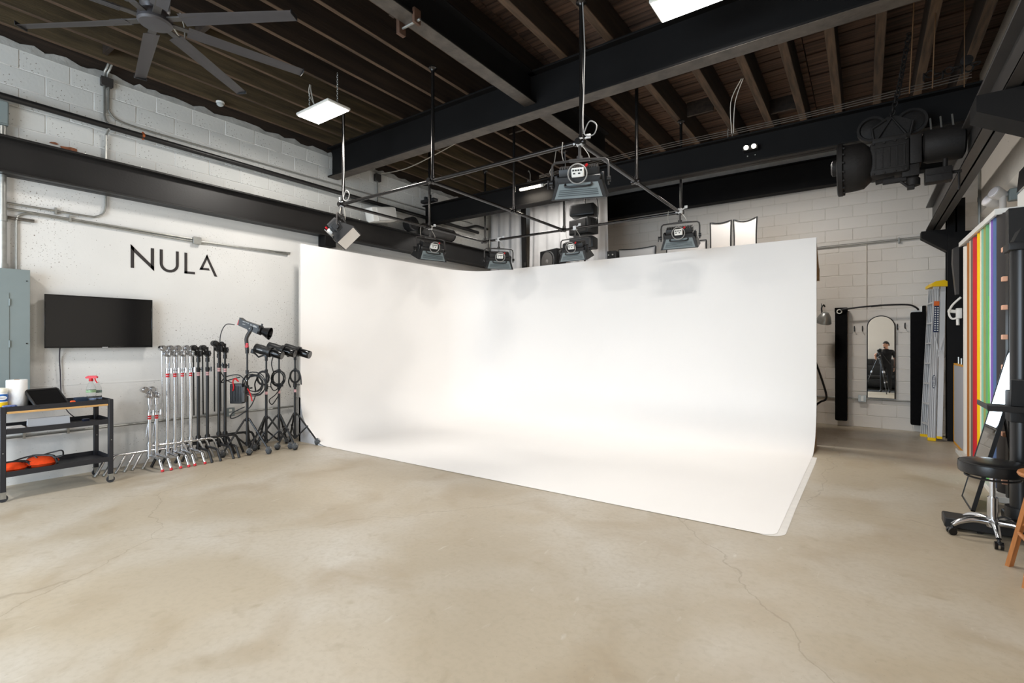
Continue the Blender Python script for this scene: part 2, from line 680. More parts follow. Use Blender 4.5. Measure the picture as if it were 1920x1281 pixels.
g1 = beam('deep black steel girder crossing the room nearest the camera, with a worn bottom flange', 'x', WX - 0.1, RX, 4.955, 4.17, 4.655, 0.19, True, STEELD)
g2 = beam('black steel girder crossing the room above the back of the pipe grid', 'x', WX + 0.02, 1.1, 7.06, 3.79, 4.17, 0.19, False, STEELD)
g3 = beam('black steel beam along the top of the back block wall', 'x', -5.2, RX, 10.36, 4.22, 4.72, 0.2, False, STEELD)
g4 = beam('worn grey flanged steel beam running front to back under the joists', 'y', -2.0, 4.94, -3.25, 4.30, 4.655, 0.165, True, STEELD)
g5 = beam('continuation of the front to back steel beam beyond the deep girder', 'y', 4.97, 7.0, -3.25, 4.30, 4.655, 0.165, True, STEELD)
g6 = beam('long black steel beam bolted along the left wall', 'y', -1.0, 9.0, -7.06, 3.165, 3.54, 0.19, False)
obj('beam_bracket', B().box(-7.15, -6.96, 4.68, 4.88, 3.0, 3.165, 0.006), STEELD, g6)
b = B()
for k in range(14):
    y = 1.2 + k * 0.52
    b.cyl((-6.995, y, 3.54), (-6.995, y, 3.552), 0.011, seg=6)
tag(obj('bolt_heads', b, GALV, g6), kind='stuff')
g7 = beam('black crane runway beam along the right wall above the paper rolls', 'y', 2.2, 9.95, 0.85, 3.18, 3.56, 0.17, False, STEELG)
obj('flange_edge', B().box(0.765, 0.772, 2.2, 9.95, 3.179, 3.204), STEELG, g7)

# steel columns and corbels
cA = tag(obj('steel_column', B().box(1.0, 1.2, 9.8, 9.815, 0, 3.6).box(1.0, 1.2, 10.0, 10.015, 0, 3.6).box(1.09, 1.11, 9.8, 10.01, 0, 3.6), STEELD), 'black steel column beside the ladder at the back right', 'column', kind='structure')
obj('corbel', B().prism([(0.70, 9.8, 3.16), (1.0, 9.8, 3.16), (1.0, 9.8, 2.83), (0.70, 9.8, 3.06)], (0, 0.2, 0)), STEELD, cA, smooth=False)
obj('gusset', B().prism([(1.0, 9.76, 3.1), (1.3, 9.76, 3.1), (1.3, 9.76, 0), (1.0, 9.76, 0)], (0, 0.02, 0)), STEELD, cA, smooth=False)
cB = tag(obj('steel_column', B().box(1.06, 1.3, 4.6, 4.62, 0, 3.6).box(1.06, 1.3, 4.85, 4.87, 0, 3.6).box(1.17, 1.19, 4.6, 4.86, 0, 3.6), STEELD), 'black steel column standing just beyond the right edge by the stool', 'column', kind='structure')
obj('corbel', B().prism([(0.62, 4.6, 3.16), (1.06, 4.6, 3.16), (1.06, 4.6, 2.80), (0.62, 4.6, 3.05)], (0, 0.26, 0)), STEELD, cB, smooth=False)

# ------------------------------------------------------------------ cyclorama
CX0, CY1, CX1, CYF, CH, CR = -6.80, 8.07, -0.55, 4.16, 2.93, 0.66
Rc = 0.75
path = []
for k in range(8):
    path.append((CX0, CYF + (CY1 - Rc - CYF) * k / 8, 1, 0))
for k in range(13):
    t = PI - (PI / 2) * k / 12
    path.append((CX0 + Rc + Rc * math.cos(t), CY1 - Rc + Rc * math.sin(t), -math.cos(t), -math.sin(t)))
for k in range(1, 13):
    path.append((CX0 + Rc + (CX1 - CX0 - Rc) * k / 12, CY1, 0, -1))
prof = [(0, CH), (0, 2.2), (0, 1.4)]
for k in range(13):
    t = (PI / 2) * k / 12
    prof.append((CR - CR * math.cos(t), CR - CR * math.sin(t) + 0.004))
b = B()
grid = []
for (x, y, nx, ny) in path:
    grid.append([b._v((x + nx * d, y + ny * d, z)) for d, z in prof])
for i in range(len(grid) - 1):
    for j in range(len(prof) - 1):
        b.bm.faces.new((grid[i][j], grid[i + 1][j], grid[i + 1][j + 1], grid[i][j + 1]))
# floor of the cove: fan out to the front edge
low = [g[-1] for g in grid]
rcn = 0.11
edge = []
for k in range(7):
    t = -PI / 2 + (PI / 2) * k / 6
    edge.append(b._v((CX1 - rcn + rcn * math.cos(t), CYF + 0.05 + rcn + rcn * math.sin(t), 0.004)))
ff = b.bm.faces.new(low + edge[::-1])
bmesh.ops.remove_doubles(b.bm, verts=b.bm.verts, dist=0.001)
cyc = obj('cyclorama', b, CYCW, ang=50)
for p in cyc.data.polygons:
    if len(p.vertices) > 8:
        p.use_smooth = False
tag(cyc, 'big white two-sided cyclorama cove with curved floor and corner', 'backdrop')
# shell backing, visible edge at the right end
b = B()
for (x, y, nx, ny), (x2, y2, nx2, ny2) in zip(path, path[1:]):
    o0, o1 = 0.001, 0.045
    b.prism([(x - nx * o0, y - ny * o0, 0), (x2 - nx2 * o0, y2 - ny2 * o0, 0), (x2 - nx2 * o1, y2 - ny2 * o1, 0), (x - nx * o1, y - ny * o1, 0)], (0, 0, CH - 0.004))
obj('backing_board', b, mat('pale_board', (212, 206, 198), 0.6, noise=(5, 0.08)), cyc, smooth=False)
pl = [(CX1 - 0.015, CY1 + 0.04, 0), (CX1 - 0.015, CY1 + 0.04, CR)] + [(CX1 - 0.015, CY1 - d, z - 0.02) for d, z in prof[3:]]
obj('end_panel', B().prism(pl, (0.015, 0, 0)), PLY, cyc, smooth=False)
pl = [(CX0 - 0.04, CYF, 0), (CX0 - 0.04, CYF, CR)] + [(CX0 + d, CYF, max(z - 0.016, 0)) for d, z in prof[3:]]
obj('end_panel', B().prism(pl, (0, 0.02, 0)), mat('pale_grey_paint', (205, 206, 210), 0.6), cyc, smooth=False)
obj('timber_brace', B().prism([(CX1 - 0.05, CY1 + 0.05, 2.86), (CX1 - 0.05, CY1 + 0.05, 2.76), (CX1 - 0.05, CY1 + 0.55, 2.40), (CX1 - 0.05, CY1 + 0.55, 2.52)], (0.05, 0, 0)).box(CX1 - 0.09, CX1 - 0.05, CY1 + 0.05, CY1 + 0.14, 0, CH - 0.02).box(CX1 - 0.05, CX1 + 0.0, CY1 + 0.5, CY1 + 0.58, 2.38, 2.56), PLY, cyc, smooth=False)
b = B()
rin, rout = [], []
for k in range(9):
    t = -PI / 2 + (PI / 2) * k / 8
    f = k / 8
    cxx, cyy_ = CX1 - rcn, CYF + 0.05 + rcn
    rin.append((cxx + (rcn - 0.02) * math.cos(t), cyy_ + (rcn - 0.02) * math.sin(t), 0.0025))
    rout.append((cxx + (rcn + 0.055 * f) * math.cos(t), cyy_ + (rcn + 0.055 * f) * math.sin(t), 0.0015))
for y in (5.0, 6.0, 7.0, CY1 - CR - 0.02):
    rin.append((CX1 - 0.02, y, 0.0025))
    rout.append((CX1 + 0.055 + rr.uniform(-.004, .004), y, 0.0015))
vi, vo = [b._v(p) for p in rin], [b._v(p) for p in rout]
for k in range(len(vi) - 1):
    b.bm.faces.new((vi[k], vo[k], vo[k + 1], vi[k + 1]))
obj('painted_border', b, mat('white_floor_paint', (232, 228, 222), 0.6, noise=(14, 0.05)), cyc, smooth=False)
# ------------------------------------------------------------------ ceiling fan
FANM = mat('charcoal_fan_metal', (72, 70, 72), 0.4, 0.3, noise=(5, 0.08))
fan = thing('ceiling_fan', 'large charcoal eight-bladed industrial ceiling fan under the joists', 'ceiling fan', (-4.55, 1.55, 4.0))
obj('hub', B().lathe([(0.02, -0.035), (0.105, -0.03), (0.118, -0.015), (0.118, 0.03), (0.10, 0.06), (0.05, 0.07)], seg=28), FANM, fan)
obj('motor', B().lathe([(0.07, 0.06), (0.10, 0.10), (0.10, 0.34), (0.075, 0.38), (0.03, 0.40)], seg=20).cyl((0, 0, 0.38), (0, 0, 0.66), 0.03), FANM, fan)
obj('ceiling_plate', B().box(-0.24, 0.24, -0.1, 0.1, 0.64, 0.66, 0.004), STEELG, fan)
mb = mr = None
for k in range(8):
    a = math.radians(32 + 45 * k)
    if mb is None:
        b = B()
        n = 9
        sec = []
        for i in range(n):
            t = i / (n - 1)
            x = 0.22 + 0.90 * t
            hw = 0.058 * (1 - 0.18 * t)
            sec.append((x, hw))
        rows = []
        R = Matrix.Rotation(math.radians(-14), 3, 'X')
        for x, hw in sec:
            ring = []
            for (yy, zz) in ((-1, 0), (-0.7, 0.009), (0.2, 0.013), (1, 0), (0.2, 0.004), (-0.7, -0.004)):
                q = R @ Vector((0, yy * hw, zz))
                ring.append(b._v((x, q.y, q.z)))
            rows.append(ring)
        for q, t in zip(rows, rows[1:]):
            for i in range(6):
                j = (i + 1) % 6
                b.bm.faces.new((q[i], q[j], t[j], t[i]))
        b.bm.faces.new(rows[0][::-1])
        b.bm.faces.new(rows[-1])
        ob = obj('blade', b, FANM, fan)
        mb = ob.data
        ob.rotation_euler = (0, 0, a)
        orr = obj('blade_bracket', B().box(0.08, 0.36, -0.03, 0.026, 0.004, 0.016, 0.003).cyl((0.26, 0.012, 0.016), (0.26, 0.012, 0.022), 0.008, seg=6).cyl((0.32, -0.012, 0.016), (0.32, -0.012, 0.022), 0.008, seg=6), STEELG, ob)
        mr = orr.data
        et = obj('end_cap', B().box(1.12, 1.128, -0.05, 0.05, -0.015, 0.02, 0.003), BLK, ob)
        mt = et.data
    else:
        ob = share('blade', mb, fan, (0, 0, 0), (0, 0, a))
        share('blade_bracket', mr, ob, (0, 0, 0))
        share('end_cap', mt, ob, (0, 0, 0))
b = B()
b.tube(sm([(0.03, 0.1, 0.3), (0.25, 0.3, 0.35), (0.3, 0.4, 0.62), (0.34, 0.5, 0.7)]), 0.008, 6)
b.tube(sm([(-0.1, -0.02, 0.3), (-0.3, 0.1, 0.25), (-0.5, 0.12, 0.5), (-0.62, 0.2, 0.68)]), 0.007, 6)
b.tube(sm([(-0.1, 0.0, 0.3), (-0.45, 0.35, 0.2), (-0.75, 0.5, 0.45), (-0.85, 0.5, 0.66)]), 0.006, 6)
obj('power_cable', b, mat('pale_cable', (170, 165, 155), 0.5), fan)

# ------------------------------------------------------------------ high bay lamps


def highbay():
    t = thing('high_bay_lamp', 'x', 'ceiling light', (0, 0, 0), 0, 'rectangular high bay lamps hung from the joists on chains')
    obj('housing', B().box(-0.33, 0.33, -0.16, 0.16, 0.0, 0.035, 0.008).box(-0.1, 0.1, -0.06, 0.06, 0.035, 0.085, 0.006), mat('white_lamp_enamel', (235, 233, 226), 0.4), t)
    obj('diffuser', B().box(-0.312, 0.312, -0.142, 0.142, -0.008, 0.001), GLOW, t)
    b = B()
    for sx in (-1, 1):
        for k in range(13):
            rot = Matrix.Rotation(PI / 2 * (k % 2), 3, 'Z')
            pts = []
            for i in range(8):
                a = 2 * PI * i / 8
                q = rot @ Vector((math.cos(a) * 0.009, 0, math.sin(a) * 0.019))
                pts.append(q + Vector((sx * 0.29, 0, 0.055 + k * 0.028)))
            b.tube(pts, 0.003, 4, True)
        b.tube([(sx * 0.29, -0.1, 0.035), (sx * 0.29, 0, 0.055), (sx * 0.29, 0.1, 0.035)], 0.003, 5)
    tag(obj('hanging_chain', b, GALV, t), kind='stuff')
    obj('cord', B().tube(sm([(-0.1, 0, 0.08), (-0.24, 0.03, 0.2), (-0.21, -0.03, 0.33), (-0.26, 0.0, 0.42)]), 0.007, 6).tube(sm([(-0.1, 0.02, 0.08), (-0.27, 0.06, 0.2), (-0.3, 0.0, 0.33), (-0.25, -0.02, 0.42)]), 0.007, 6), mat('pale_cable'), t)
    return t


HB = [(-5.45, 3.635, 4.30, 'lit white high bay lamp hanging left of the deep girder, near the fan'),
      (-1.14, 4.19, 4.30, 'lit white high bay lamp hanging against the deep girder, cut off by the frame top'),
      (-5.45, -0.9, 4.30, 'lit high bay lamp behind the photographer on the fan side'),
      (-1.14, -0.9, 4.30, 'lit high bay lamp right above and behind the photographer'),
      (-3.25, -2.5, 4.25, 'lit high bay lamp close to the roll-up door'),
      (-1.45, 8.25, 4.40, 'added fill lamp, unseen behind the second girder on the ladder side'),  # added out of sight to brighten the back wall and aisle
      (-5.1, 8.1, 4.40, 'added fill lamp, unseen behind the second girder on the curtain side')]  # added out of sight to brighten the curtains
h0 = highbay()
for i, (x, y, z, lab) in enumerate(HB):
    o = h0 if i == 0 else dup(h0, (0, 0, 0), 0)
    o.location = (x, y, z)
    o['label'] = lab
    area('high_bay_light', (x, y, z - 0.03), (0, 0, 0), 0.6, 0.28, LED_W * (1.15 if y > 8.2 else 0.4 if y > 8 else 1.0), (1.0, 0.95, 0.89))

# small tube lamp on the second girder
t = thing('tube_lamp', 'short lit white tube lamp fixed above the second girder', 'tube light', (-4.55, 6.93, 4.05))
obj('tube', B().cyl((-0.21, 0, 0), (0.21, 0, 0), 0.022), mat('tube_glow', (255, 240, 215), 0.5, emit=9.0), t)
obj('holder', B().box(-0.25, 0.25, 0.02, 0.06, 0.0, 0.03, 0.004).cyl((0.21, 0, 0), (0.25, 0, 0.0), 0.026), WHITE, t)
obj('lead', B().tube(sm([(0.25, 0, 0), (0.4, 0.03, 0.06), (0.36, 0.02, 0.2), (0.45, 0.0, 0.3), (0.5, 0, 0.58)]), 0.008, 6), mat('pale_cable'), t)
area('tube_light', (-4.55, 6.9, 4.0), (0, 0, 0), 0.42, 0.04, 6, (1, 0.9, 0.75))
# emergency twin dots
t = thing('spot_fitting', 'pair of small bright spot lamps on the side of the second girder', 'spot light', (-1.2, 6.945, 3.97))
for dx in (-0.045, 0.045):
    obj('lens', B().lathe([(0.02, 0), (0.028, 0.008), (0.028, 0.02)], (dx, 0, 0), 14, Matrix.Rotation(PI / 2, 3, 'X')), mat('spot_glow', (255, 246, 225), 0.4, emit=6.0), t)
obj('mount_plate', B().box(-0.09, 0.09, 0.0, 0.1, -0.03, 0.03, 0.004), BLKM, t)
b = B()
for dx in (-0.045, 0.045):
    for dz in (-0.08, -0.15):
        b.cyl((dx, 0.1, dz), (dx, 0.085, dz), 0.008, seg=8)
obj('bolt', b, GALV, t)
# dome on the first joist
t = thing('dome_sensor', 'small clear dome sensor on the first joist by the left wall', 'sensor', (-6.98, 3.12, 4.66))
obj('sensor_dome', B().lathe([(0.035, 0), (0.045, -0.015), (0.04, -0.04), (0.02, -0.055), (0.004, -0.06)], seg=16), mat('dome_glass', (200, 205, 205), 0.1, 0.3), t)
obj('collar', B().lathe([(0.05, 0.004), (0.05, -0.012), (0.035, -0.016)], seg=16), WHITE, t)

# wires strung along the ceiling
t = tag(obj('hanging_rod', B().cyl((0.37, 6.5, 4.02), (0.385, 5.9, 5.0), 0.006, seg=6).cyl((0.55, 6.5, 4.02), (0.56, 6.2, 5.0), 0.006, seg=6).cyl((0.80, 6.6, 4.0), (0.78, 6.4, 5.0), 0.004, seg=6), mat('rusty_rod', (96, 70, 44), 0.6, 0.4)), 'thin rusty rods hanging from the roof boards above the gearbox', 'rod')
b = B()
for k in range(3):
    b.tube(sm([(-4.4, 6.96, 4.19 + 0.02 * k), (-2.5, 6.94, 4.2 + 0.03 * k), (-0.8, 6.95, 4.19 + 0.025 * k), (0.9, 6.95, 4.22 + 0.03 * k)]), 0.005, 5)
tag(obj('wire_run', b, mat('grey_wire', (90, 84, 78), 0.5)), 'thin grey wires strung along the top of the second girder', 'cable')
b = B().tube(sm([(-1.42, 6.95, 4.2), (-1.38, 6.7, 4.5), (-1.22, 6.5, 4.66)]), 0.005, 6).tube(sm([(-1.40, 6.95, 4.2), (-1.33, 6.7, 4.48), (-1.20, 6.5, 4.66)]), 0.005, 6)
tag(obj('loose_cable', b, mat('white_cable', (215, 212, 205), 0.5)), 'two white cables looping from a joist to the second girder', 'cable')
b = B().tube(sm([(-6.9, 5.75, 4.42), (-6.2, 5.7, 4.36), (-5.4, 5.7, 4.47), (-4.4, 5.5, 4.52), (-3.4, 5.4, 4.62)]), 0.008, 6).lathe([(0.02, -.02), (0.03, 0), (0.02, .02)], (-4.95, 5.62, 4.50), 8).box(-5.05, -4.85, 5.6, 5.64, 4.485, 4.515)
tag(obj('overhead_cable', b, mat('pale_cable')), 'pale cable slung under the joists behind the deep girder', 'cable')
# clamp bracket on the worn beam
t = thing('beam_clamp', 'rusty bolted clamp bracket gripping the worn front to back beam', 'clamp', (-3.25, 3.02, 4.30))
obj('jaw', B().box(-0.13, -0.09, -0.04, 0.04, -0.10, 0.06, 0.004), mat('rusty_plate', (84, 60, 46), 0.7, noise=(14, 0.3)), t)
obj('jaw', B().box(0.07, 0.10, -0.04, 0.04, -0.07, 0.06, 0.004), mat('rusty_plate'), t)
obj('clamp_bolt', B().cyl((-0.16, 0, -0.045), (0.13, 0, -0.045), 0.011, seg=8), GALV, t)
b = B().box(-3.62, -3.34, 3.10, 3.16, 4.52, 4.62, 0.004)
tag(obj('timber_strut', b, JOISTM), 'short dark timber fixed beside the worn beam under the joists', 'timber', kind='structure')

# ------------------------------------------------------------------ pipe grid
ZG = 3.33
XA, XB, XC, YA, YB2 = -5.76, -4.08, -2.16, 4.12, 7.2
grid_o = thing('lighting_grid', 'suspended black pipe grid hanging over the cyclorama', 'lighting grid', ((XA + XC) / 2, (YA + YB2) / 2, ZG))
off = Vector(grid_o.location)


def gobj(name, b, m, par=grid_o):
    b.bm.transform(Matrix.Translation(-off))
    return obj(name, b, m, par)


pr_ = 0.021
for (p0, p1) in (((XA, YA, ZG), (XC, YA, ZG)), ((XA, YB2, ZG), (XC, YB2, ZG)), ((XA, YA, ZG), (XA, YB2, ZG)), ((XB, YA, ZG), (XB, YB2, ZG)), ((XC, YA, ZG), (XC, YB2, ZG))):
    gobj('pipe', B().cyl(p0, p1, pr_, seg=12), PIPEM)
YM = 5.66
for (x, y) in ((XA, YA), (XB, YA), (XC, YA), (XA, YB2), (XB, YB2), (XC, YB2), (XB, 5.75), (XC, 5.5), (XA, 5.75)):
    top = 4.655
    if abs(y - YB2) < .1:
        top = 4.655
    q = gobj('hanger_pipe', B().cyl((x, y + 0.03, ZG), (x, y + 0.03, top), pr_ * 0.95, seg=12), PIPEM)
    gobj('ceiling_flange', B().lathe([(0.05, top), (0.05, top - 0.012), (0.028, top - 0.03), (0.024, top - 0.05)], (x, y + 0.03, 0), 12), PIPEM, q)
    gobj('pipe_fitting', B().cyl((x - 0.05, y, ZG), (x + 0.05, y, ZG), 0.029, seg=12).cyl((x, y - 0.05, ZG), (x, y + 0.05, ZG), 0.029, seg=12).cyl((x, y + 0.03, ZG - .02), (x, y + 0.03, ZG + 0.07), 0.028, seg=12), PIPEM, q)
for (x, y) in ((XC, YA), (XA, YA)):
    b = B()
    b.tube(sm([(x + 0.03, y, 4.62), (x + 0.05, y, 4.2), (x + 0.03, y + .02, 3.8), (x + 0.04, y, 3.42), (x + 0.14, y, 3.37), (x + 0.17, y, 3.45), (x + 0.1, y, 3.5), (x + 0.04, y, 3.4)]), 0.006, 6)
    gobj('power_lead', b, mat('grey_lead', (150, 148, 145), 0.5))
b = B()
b.tube(sm([(XB + 0.03, YB2, 4.62), (XB + 0.05, YB2, 4.0), (XB + 0.03, YB2 + .02, 3.4)]), 0.006, 6)
gobj('power_lead', b, mat('grey_lead', (150, 148, 145), 0.5))

# ------------------------------------------------------------------ soft panel lamps on the grid


def panel_lamp(tilt=22):
    t = thing('studio_panel_lamp', 'x', 'studio light', (0, 0, 0), 0, 'soft panel lamps clamped to the pipe grid')
    # clamp + spigot, from the pipe down to the yoke (origin of thing = pipe centre)
    cl = obj('pipe_clamp', B().box(-0.03, 0.03, -0.028, 0.028, -0.032, 0.036, 0.006).cyl((0.03, 0, 0.02), (0.075, 0, 0.045), 0.009, seg=8).box(0.06, 0.1, -0.008, 0.008, 0.03, 0.07, 0.003).cyl((-0.03, 0, -0.01), (-0.06, 0, -0.01), 0.012, seg=8), ALU, t)
    obj('spigot', B().cyl((0, 0, -0.03), (0, 0, -0.15), 0.014, seg=10).cyl((0, 0, -0.13), (0, 0, -0.16), 0.028, seg=10), STEELG, t)
    zp = -0.36     # pivot height
    yk = obj('yoke', B().tube([(-0.262, 0, zp - 0.05), (-0.262, 0, zp + 0.13), (-0.255, 0, zp + 0.17), (-0.23, 0, zp + 0.19), (-0.1, 0, zp + 0.195), (0.1, 0, zp + 0.195), (0.23, 0, zp + 0.19), (0.255, 0, zp + 0.17), (0.262, 0, zp + 0.13), (0.262, 0, zp - 0.05)], 0.011, 8).box(-0.1, 0.1, -0.025, 0.025, zp + 0.185, zp + 0.205, 0.004), STEELG, t)
    obj('pivot_knob', B().cyl((0.25, 0, zp), (0.285, 0, zp), 0.026, seg=12).cyl((-0.25, 0, zp), (-0.285, 0, zp), 0.026, seg=12).tube([(-0.285, 0, zp), (-0.30, 0, zp + .03), (-0.30, 0, zp - 0.05)], 0.006, 6), BLKM, yk)
    T = Matrix.Translation((0, 0, zp)) @ Matrix.Rotation(math.radians(tilt), 4, 'X')
    # body: rear heat sink, hood
    bd = obj('housing', B(T).box(-0.18, 0.18, -0.075, 0.075, 0.05, 0.12, 0.012).box(-0.225, -0.195, -0.05, 0.05, -0.05, 0.07, 0.006).box(0.195, 0.225, -0.05, 0.05, -0.05, 0.07, 0.006).box(-0.2, 0.2, -0.09, 0.09, 0.0, 0.055, 0.008), BLK, t)
    b = B(T)
    for k in range(16):
        x = -0.165 + k * 0.022
        b.box(x - 0.004, x + 0.004, -0.07, 0.07, 0.118, 0.14)
    tag(obj('cooling_fin', b, STEELG, bd), kind='stuff')
    hb, ht = 0.15, 0.085
    for (sx) in (-1, 1):
        b = B(T)
        b.prism([(sx * 0.2, -ht, 0.005), (sx * 0.2, ht, 0.005), (sx * 0.245, hb, -0.145), (sx * 0.245, -hb, -0.145)], (sx * 0.008, 0, 0))
        obj('hood_cheek', b, BLK, bd, smooth=False)
    for sy in (-1, 1):
        pn = obj('hood_panel', B(T).prism([(-0.205, sy * ht, 0.005), (0.205, sy * ht, 0.005), (0.25, sy * hb, -0.145), (-0.25, sy * hb, -0.145)], (0, sy * 0.008, 0.003)), BLK, t, smooth=False)
        b = B(T)
        dy, dz = (hb - ht), -0.15

        def pt(u, f, o):
            return (u * (0.20 + 0.045 * f), sy * (ht + dy * f) + sy * (0.008 + o), 0.005 + dz * f + 0.003)
        b.prism([pt(-0.86, 0.1, 0), pt(0.86, 0.1, 0), pt(0.9, 0.94, 0), pt(-0.9, 0.94, 0)], (0, sy * 0.004, 0.001))
        gp = obj('hood_face', b, HOODG, pn, smooth=False)
        b = B(T)
        for f in (0.45, 0.55, 0.65, 0.75):
            b.prism([pt(-0.78, f, 0.004), pt(0.78, f, 0.004), pt(0.79, f + 0.05, 0.004), pt(-0.79, f + 0.05, 0.004)], (0, sy * 0.002, 0.0005))
        obj('hood_slot', b, HOODD, pn, smooth=False)
    obj('light_panel', B(T).box(-0.24, 0.24, -0.142, 0.142, -0.146, -0.138), mat('white_diffusion', (232, 228, 222), 0.6), t)
    cb = obj('control_box', B(T).box(-0.055, 0.055, -0.135, -0.085, 0.045, 0.125, 0.006), WHITE, t)
    b = B(T)
    for k in range(4):
        b.box(-0.045 + k * 0.023, -0.028 + k * 0.023, -0.1365, -0.134, 0.098, 0.112)
    for k in range(2):
        b.box(-0.04 + k * 0.045, -0.02 + k * 0.045, -0.1365, -0.134, 0.072, 0.084)
    obj('control_marks', b, BLK, cb, smooth=False)
    obj('cable_loop', B(T).torus((0, -0.14, 0.075), 0.085, 0.006, 'y', 22, 6), mat('grey_lead'), t)
    obj('red_connector', B(T).cyl((0.07, -0.11, 0.13), (0.09, -0.105, 0.15), 0.012, seg=8), RED, t)
    obj('grab_handle', B(T).tube(sm([(-0.12, -0.10, -0.01), (-0.1, -0.145, -0.03), (0.1, -0.145, -0.03), (0.12, -0.10, -0.01)]), 0.009, 6), BLK, t)
    obj('safety_cable', B().tube(sm([(-0.16, 0, 0.02), (-0.17, 0.01, -0.08), (-0.15, 0.02, -0.17)]), 0.004, 5).tube(sm([(0.02, 0, -0.03), (0.08, 0, -0.12), (0.09, 0, -0.18)]), 0.004, 5), mat('pale_cable'), t)
    return t


PL = [(-2.16, 4.12, 20, 'largest soft panel lamp, at the near right corner of the pipe grid'),
      (-5.76, 4.12, -48, 'soft panel lamp seen from its side at the near left corner of the grid'),
      (-5.76, 5.80, 72, 'soft panel lamp halfway along the left pipe of the grid'),
      (-5.42, 7.20, 46, 'soft panel lamp at the far left corner of the grid beside the black post'),
      (-3.86, 7.20, 2, 'soft panel lamp on the back grid pipe beside the round loudspeaker cone'),
      (-2.14, 7.12, 8, 'soft panel lamp at the far right grid corner before the block wall')]
p0 = panel_lamp()
for i, (x, y, a, lab) in enumerate(PL):
    o = p0 if i == 0 else (panel_lamp(46) if i == 1 else dup(p0, (0, 0, 0), 0))
    o.location = (x, y, ZG)
    o.rotation_euler = (0, 0, math.radians(a))
    o['label'] = lab

# ------------------------------------------------------------------ hanging gearbox on a beam trolley
GB = mat('matt_black_casting', (30, 28, 27), 0.6, noise=(10, 0.15), bump=(45, 0.25), spec=0.25)
gb = thing('gearbox', 'old truck gearbox painted matt black, hung by chain under the second girder', 'gearbox', (0.25, 6.6, 3.05))
Rx = Matrix.Rotation(PI / 2, 3, 'Y')
hs = obj('bell_housing', B().lathe([(0.27, -0.50), (0.285, -0.49), (0.285, -0.45), (0.255, -0.44), (0.25, -0.34), (0.24, -0.26), (0.20, -0.22), (0.18, -0.2)], (0, 0, 0.33), 26, Matrix.Rotation(PI / 2, 3, 'Y')), GB, gb)
b = B()
for k in range(18):
    a = 2 * PI * k / 18
    b.cyl((-0.455, math.cos(a) * 0.266, 0.33 + math.sin(a) * 0.266), (-0.43, math.cos(a) * 0.266, 0.33 + math.sin(a) * 0.266), 0.014, seg=6)
tag(obj('flange_bolt', b, GB, hs), kind='stuff')
obj('input_nose', B().lathe([(0.06, -0.56), (0.09, -0.545), (0.09, -0.5)], (0, 0, 0.36), 12, Matrix.Rotation(PI / 2, 3, 'Y')), GB, hs)
mc = obj('main_case', B().box(-0.21, 0.12, -0.15, 0.15, 0.17, 0.52, 0.03).box(-0.19, 0.10, -0.12, 0.12, 0.52, 0.57, 0.012).box(0.12, 0.22, -0.13, 0.13, 0.24, 0.54, 0.02), GB, gb)
b = B()
for k in range(5):
    x = -0.17 + 0.06 * k
    b.box(x, x + 0.012, -0.156, -0.148, 0.24, 0.44)
b.box(-0.18, 0.09, -0.156, -0.148, 0.45, 0.462).box(-0.18, 0.09, -0.156, -0.148, 0.225, 0.237)
for k in range(4):
    for z in (0.19, 0.5):
        b.cyl((-0.18 + 0.09 * k, -0.16, z), (-0.18 + 0.09 * k, -0.145, z), 0.012, seg=6)
obj('cast_rib', b, GB, mc)
obj('tail_drum', B().lathe([(0.10, 0.22), (0.15, 0.24), (0.165, 0.27), (0.17, 0.5), (0.165, 0.54), (0.12, 0.56)], (0, 0, 0.42), 24, Matrix.Rotation(PI / 2, 3, 'Y')), GB, gb)
obj('side_lever', B().box(-0.1, 0.1, -0.1, -0.06, 0.08, 0.13, 0.006).cyl((0.04, -0.08, 0.1), (0.12, -0.12, 0.0), 0.014, seg=8).box(0.1, 0.16, -0.14, -0.1, -0.02, 0.02, 0.004).cyl((-0.16, -0.05, 0.12), (0.0, -0.05, 0.14), 0.025, seg=8), GB, gb)
obj('lower_case', B().box(0.06, 0.2, -0.12, 0.08, 0.12, 0.24, 0.01).lathe([(0.03, 0.02), (0.06, 0.03), (0.06, 0.1), (0.03, 0.13)], (0.15, -0.06, 0.0), 12), GB, gb)
obj('valve_box', B().box(0.24, 0.45, -0.15, -0.02, 0.02, 0.16, 0.012).box(0.25, 0.44, -0.16, -0.15, 0.09, 0.1, 0.002).cyl((0.4, -0.08, 0.16), (0.4, -0.08, 0.25), 0.02, seg=8).cyl((0.45, -0.1, 0.1), (0.52, -0.1, 0.1), 0.016, seg=8).cyl((0.5, -0.1, 0.1), (0.5, -0.1, -0.08), 0.01, seg=8), GB, gb)
b = B()
for x in (0.3, 0.38, 0.47):
    b.cyl((x, 0, 0.58), (x, 0.1, 0.74), 0.008, seg=6)
obj('hanger_rod', b, GALV, gb)
tr = thing('beam_trolley', 'black two-wheeled trolley and chain carrying the gearbox', 'trolley', (0.23, 6.72, 3.6))
Ry = Matrix.Rotation(PI / 2, 3, 'X')
for sx in (-0.17, 0.17):
    obj('wheel', B().lathe([(0.02, -0.03), (0.05, -0.03), (0.06, -0.012), (0.1, -0.012), (0.112, -0.035), (0.135, -0.035), (0.135, 0.035), (0.112, 0.035), (0.1, 0.012), (0.02, 0.03)], (sx, 0, 0.2), 22, Ry), GB, tr)
fr = obj('trolley_frame', B().prism([(-0.16, -0.05, 0.2), (-0.04, -0.05, 0.28), (0.04, -0.05, 0.28), (0.17, -0.05, 0.2), (0.13, -0.05, 0.02), (-0.13, -0.05, 0.02)], (0, -0.02, 0)), GB, tr, smooth=False)
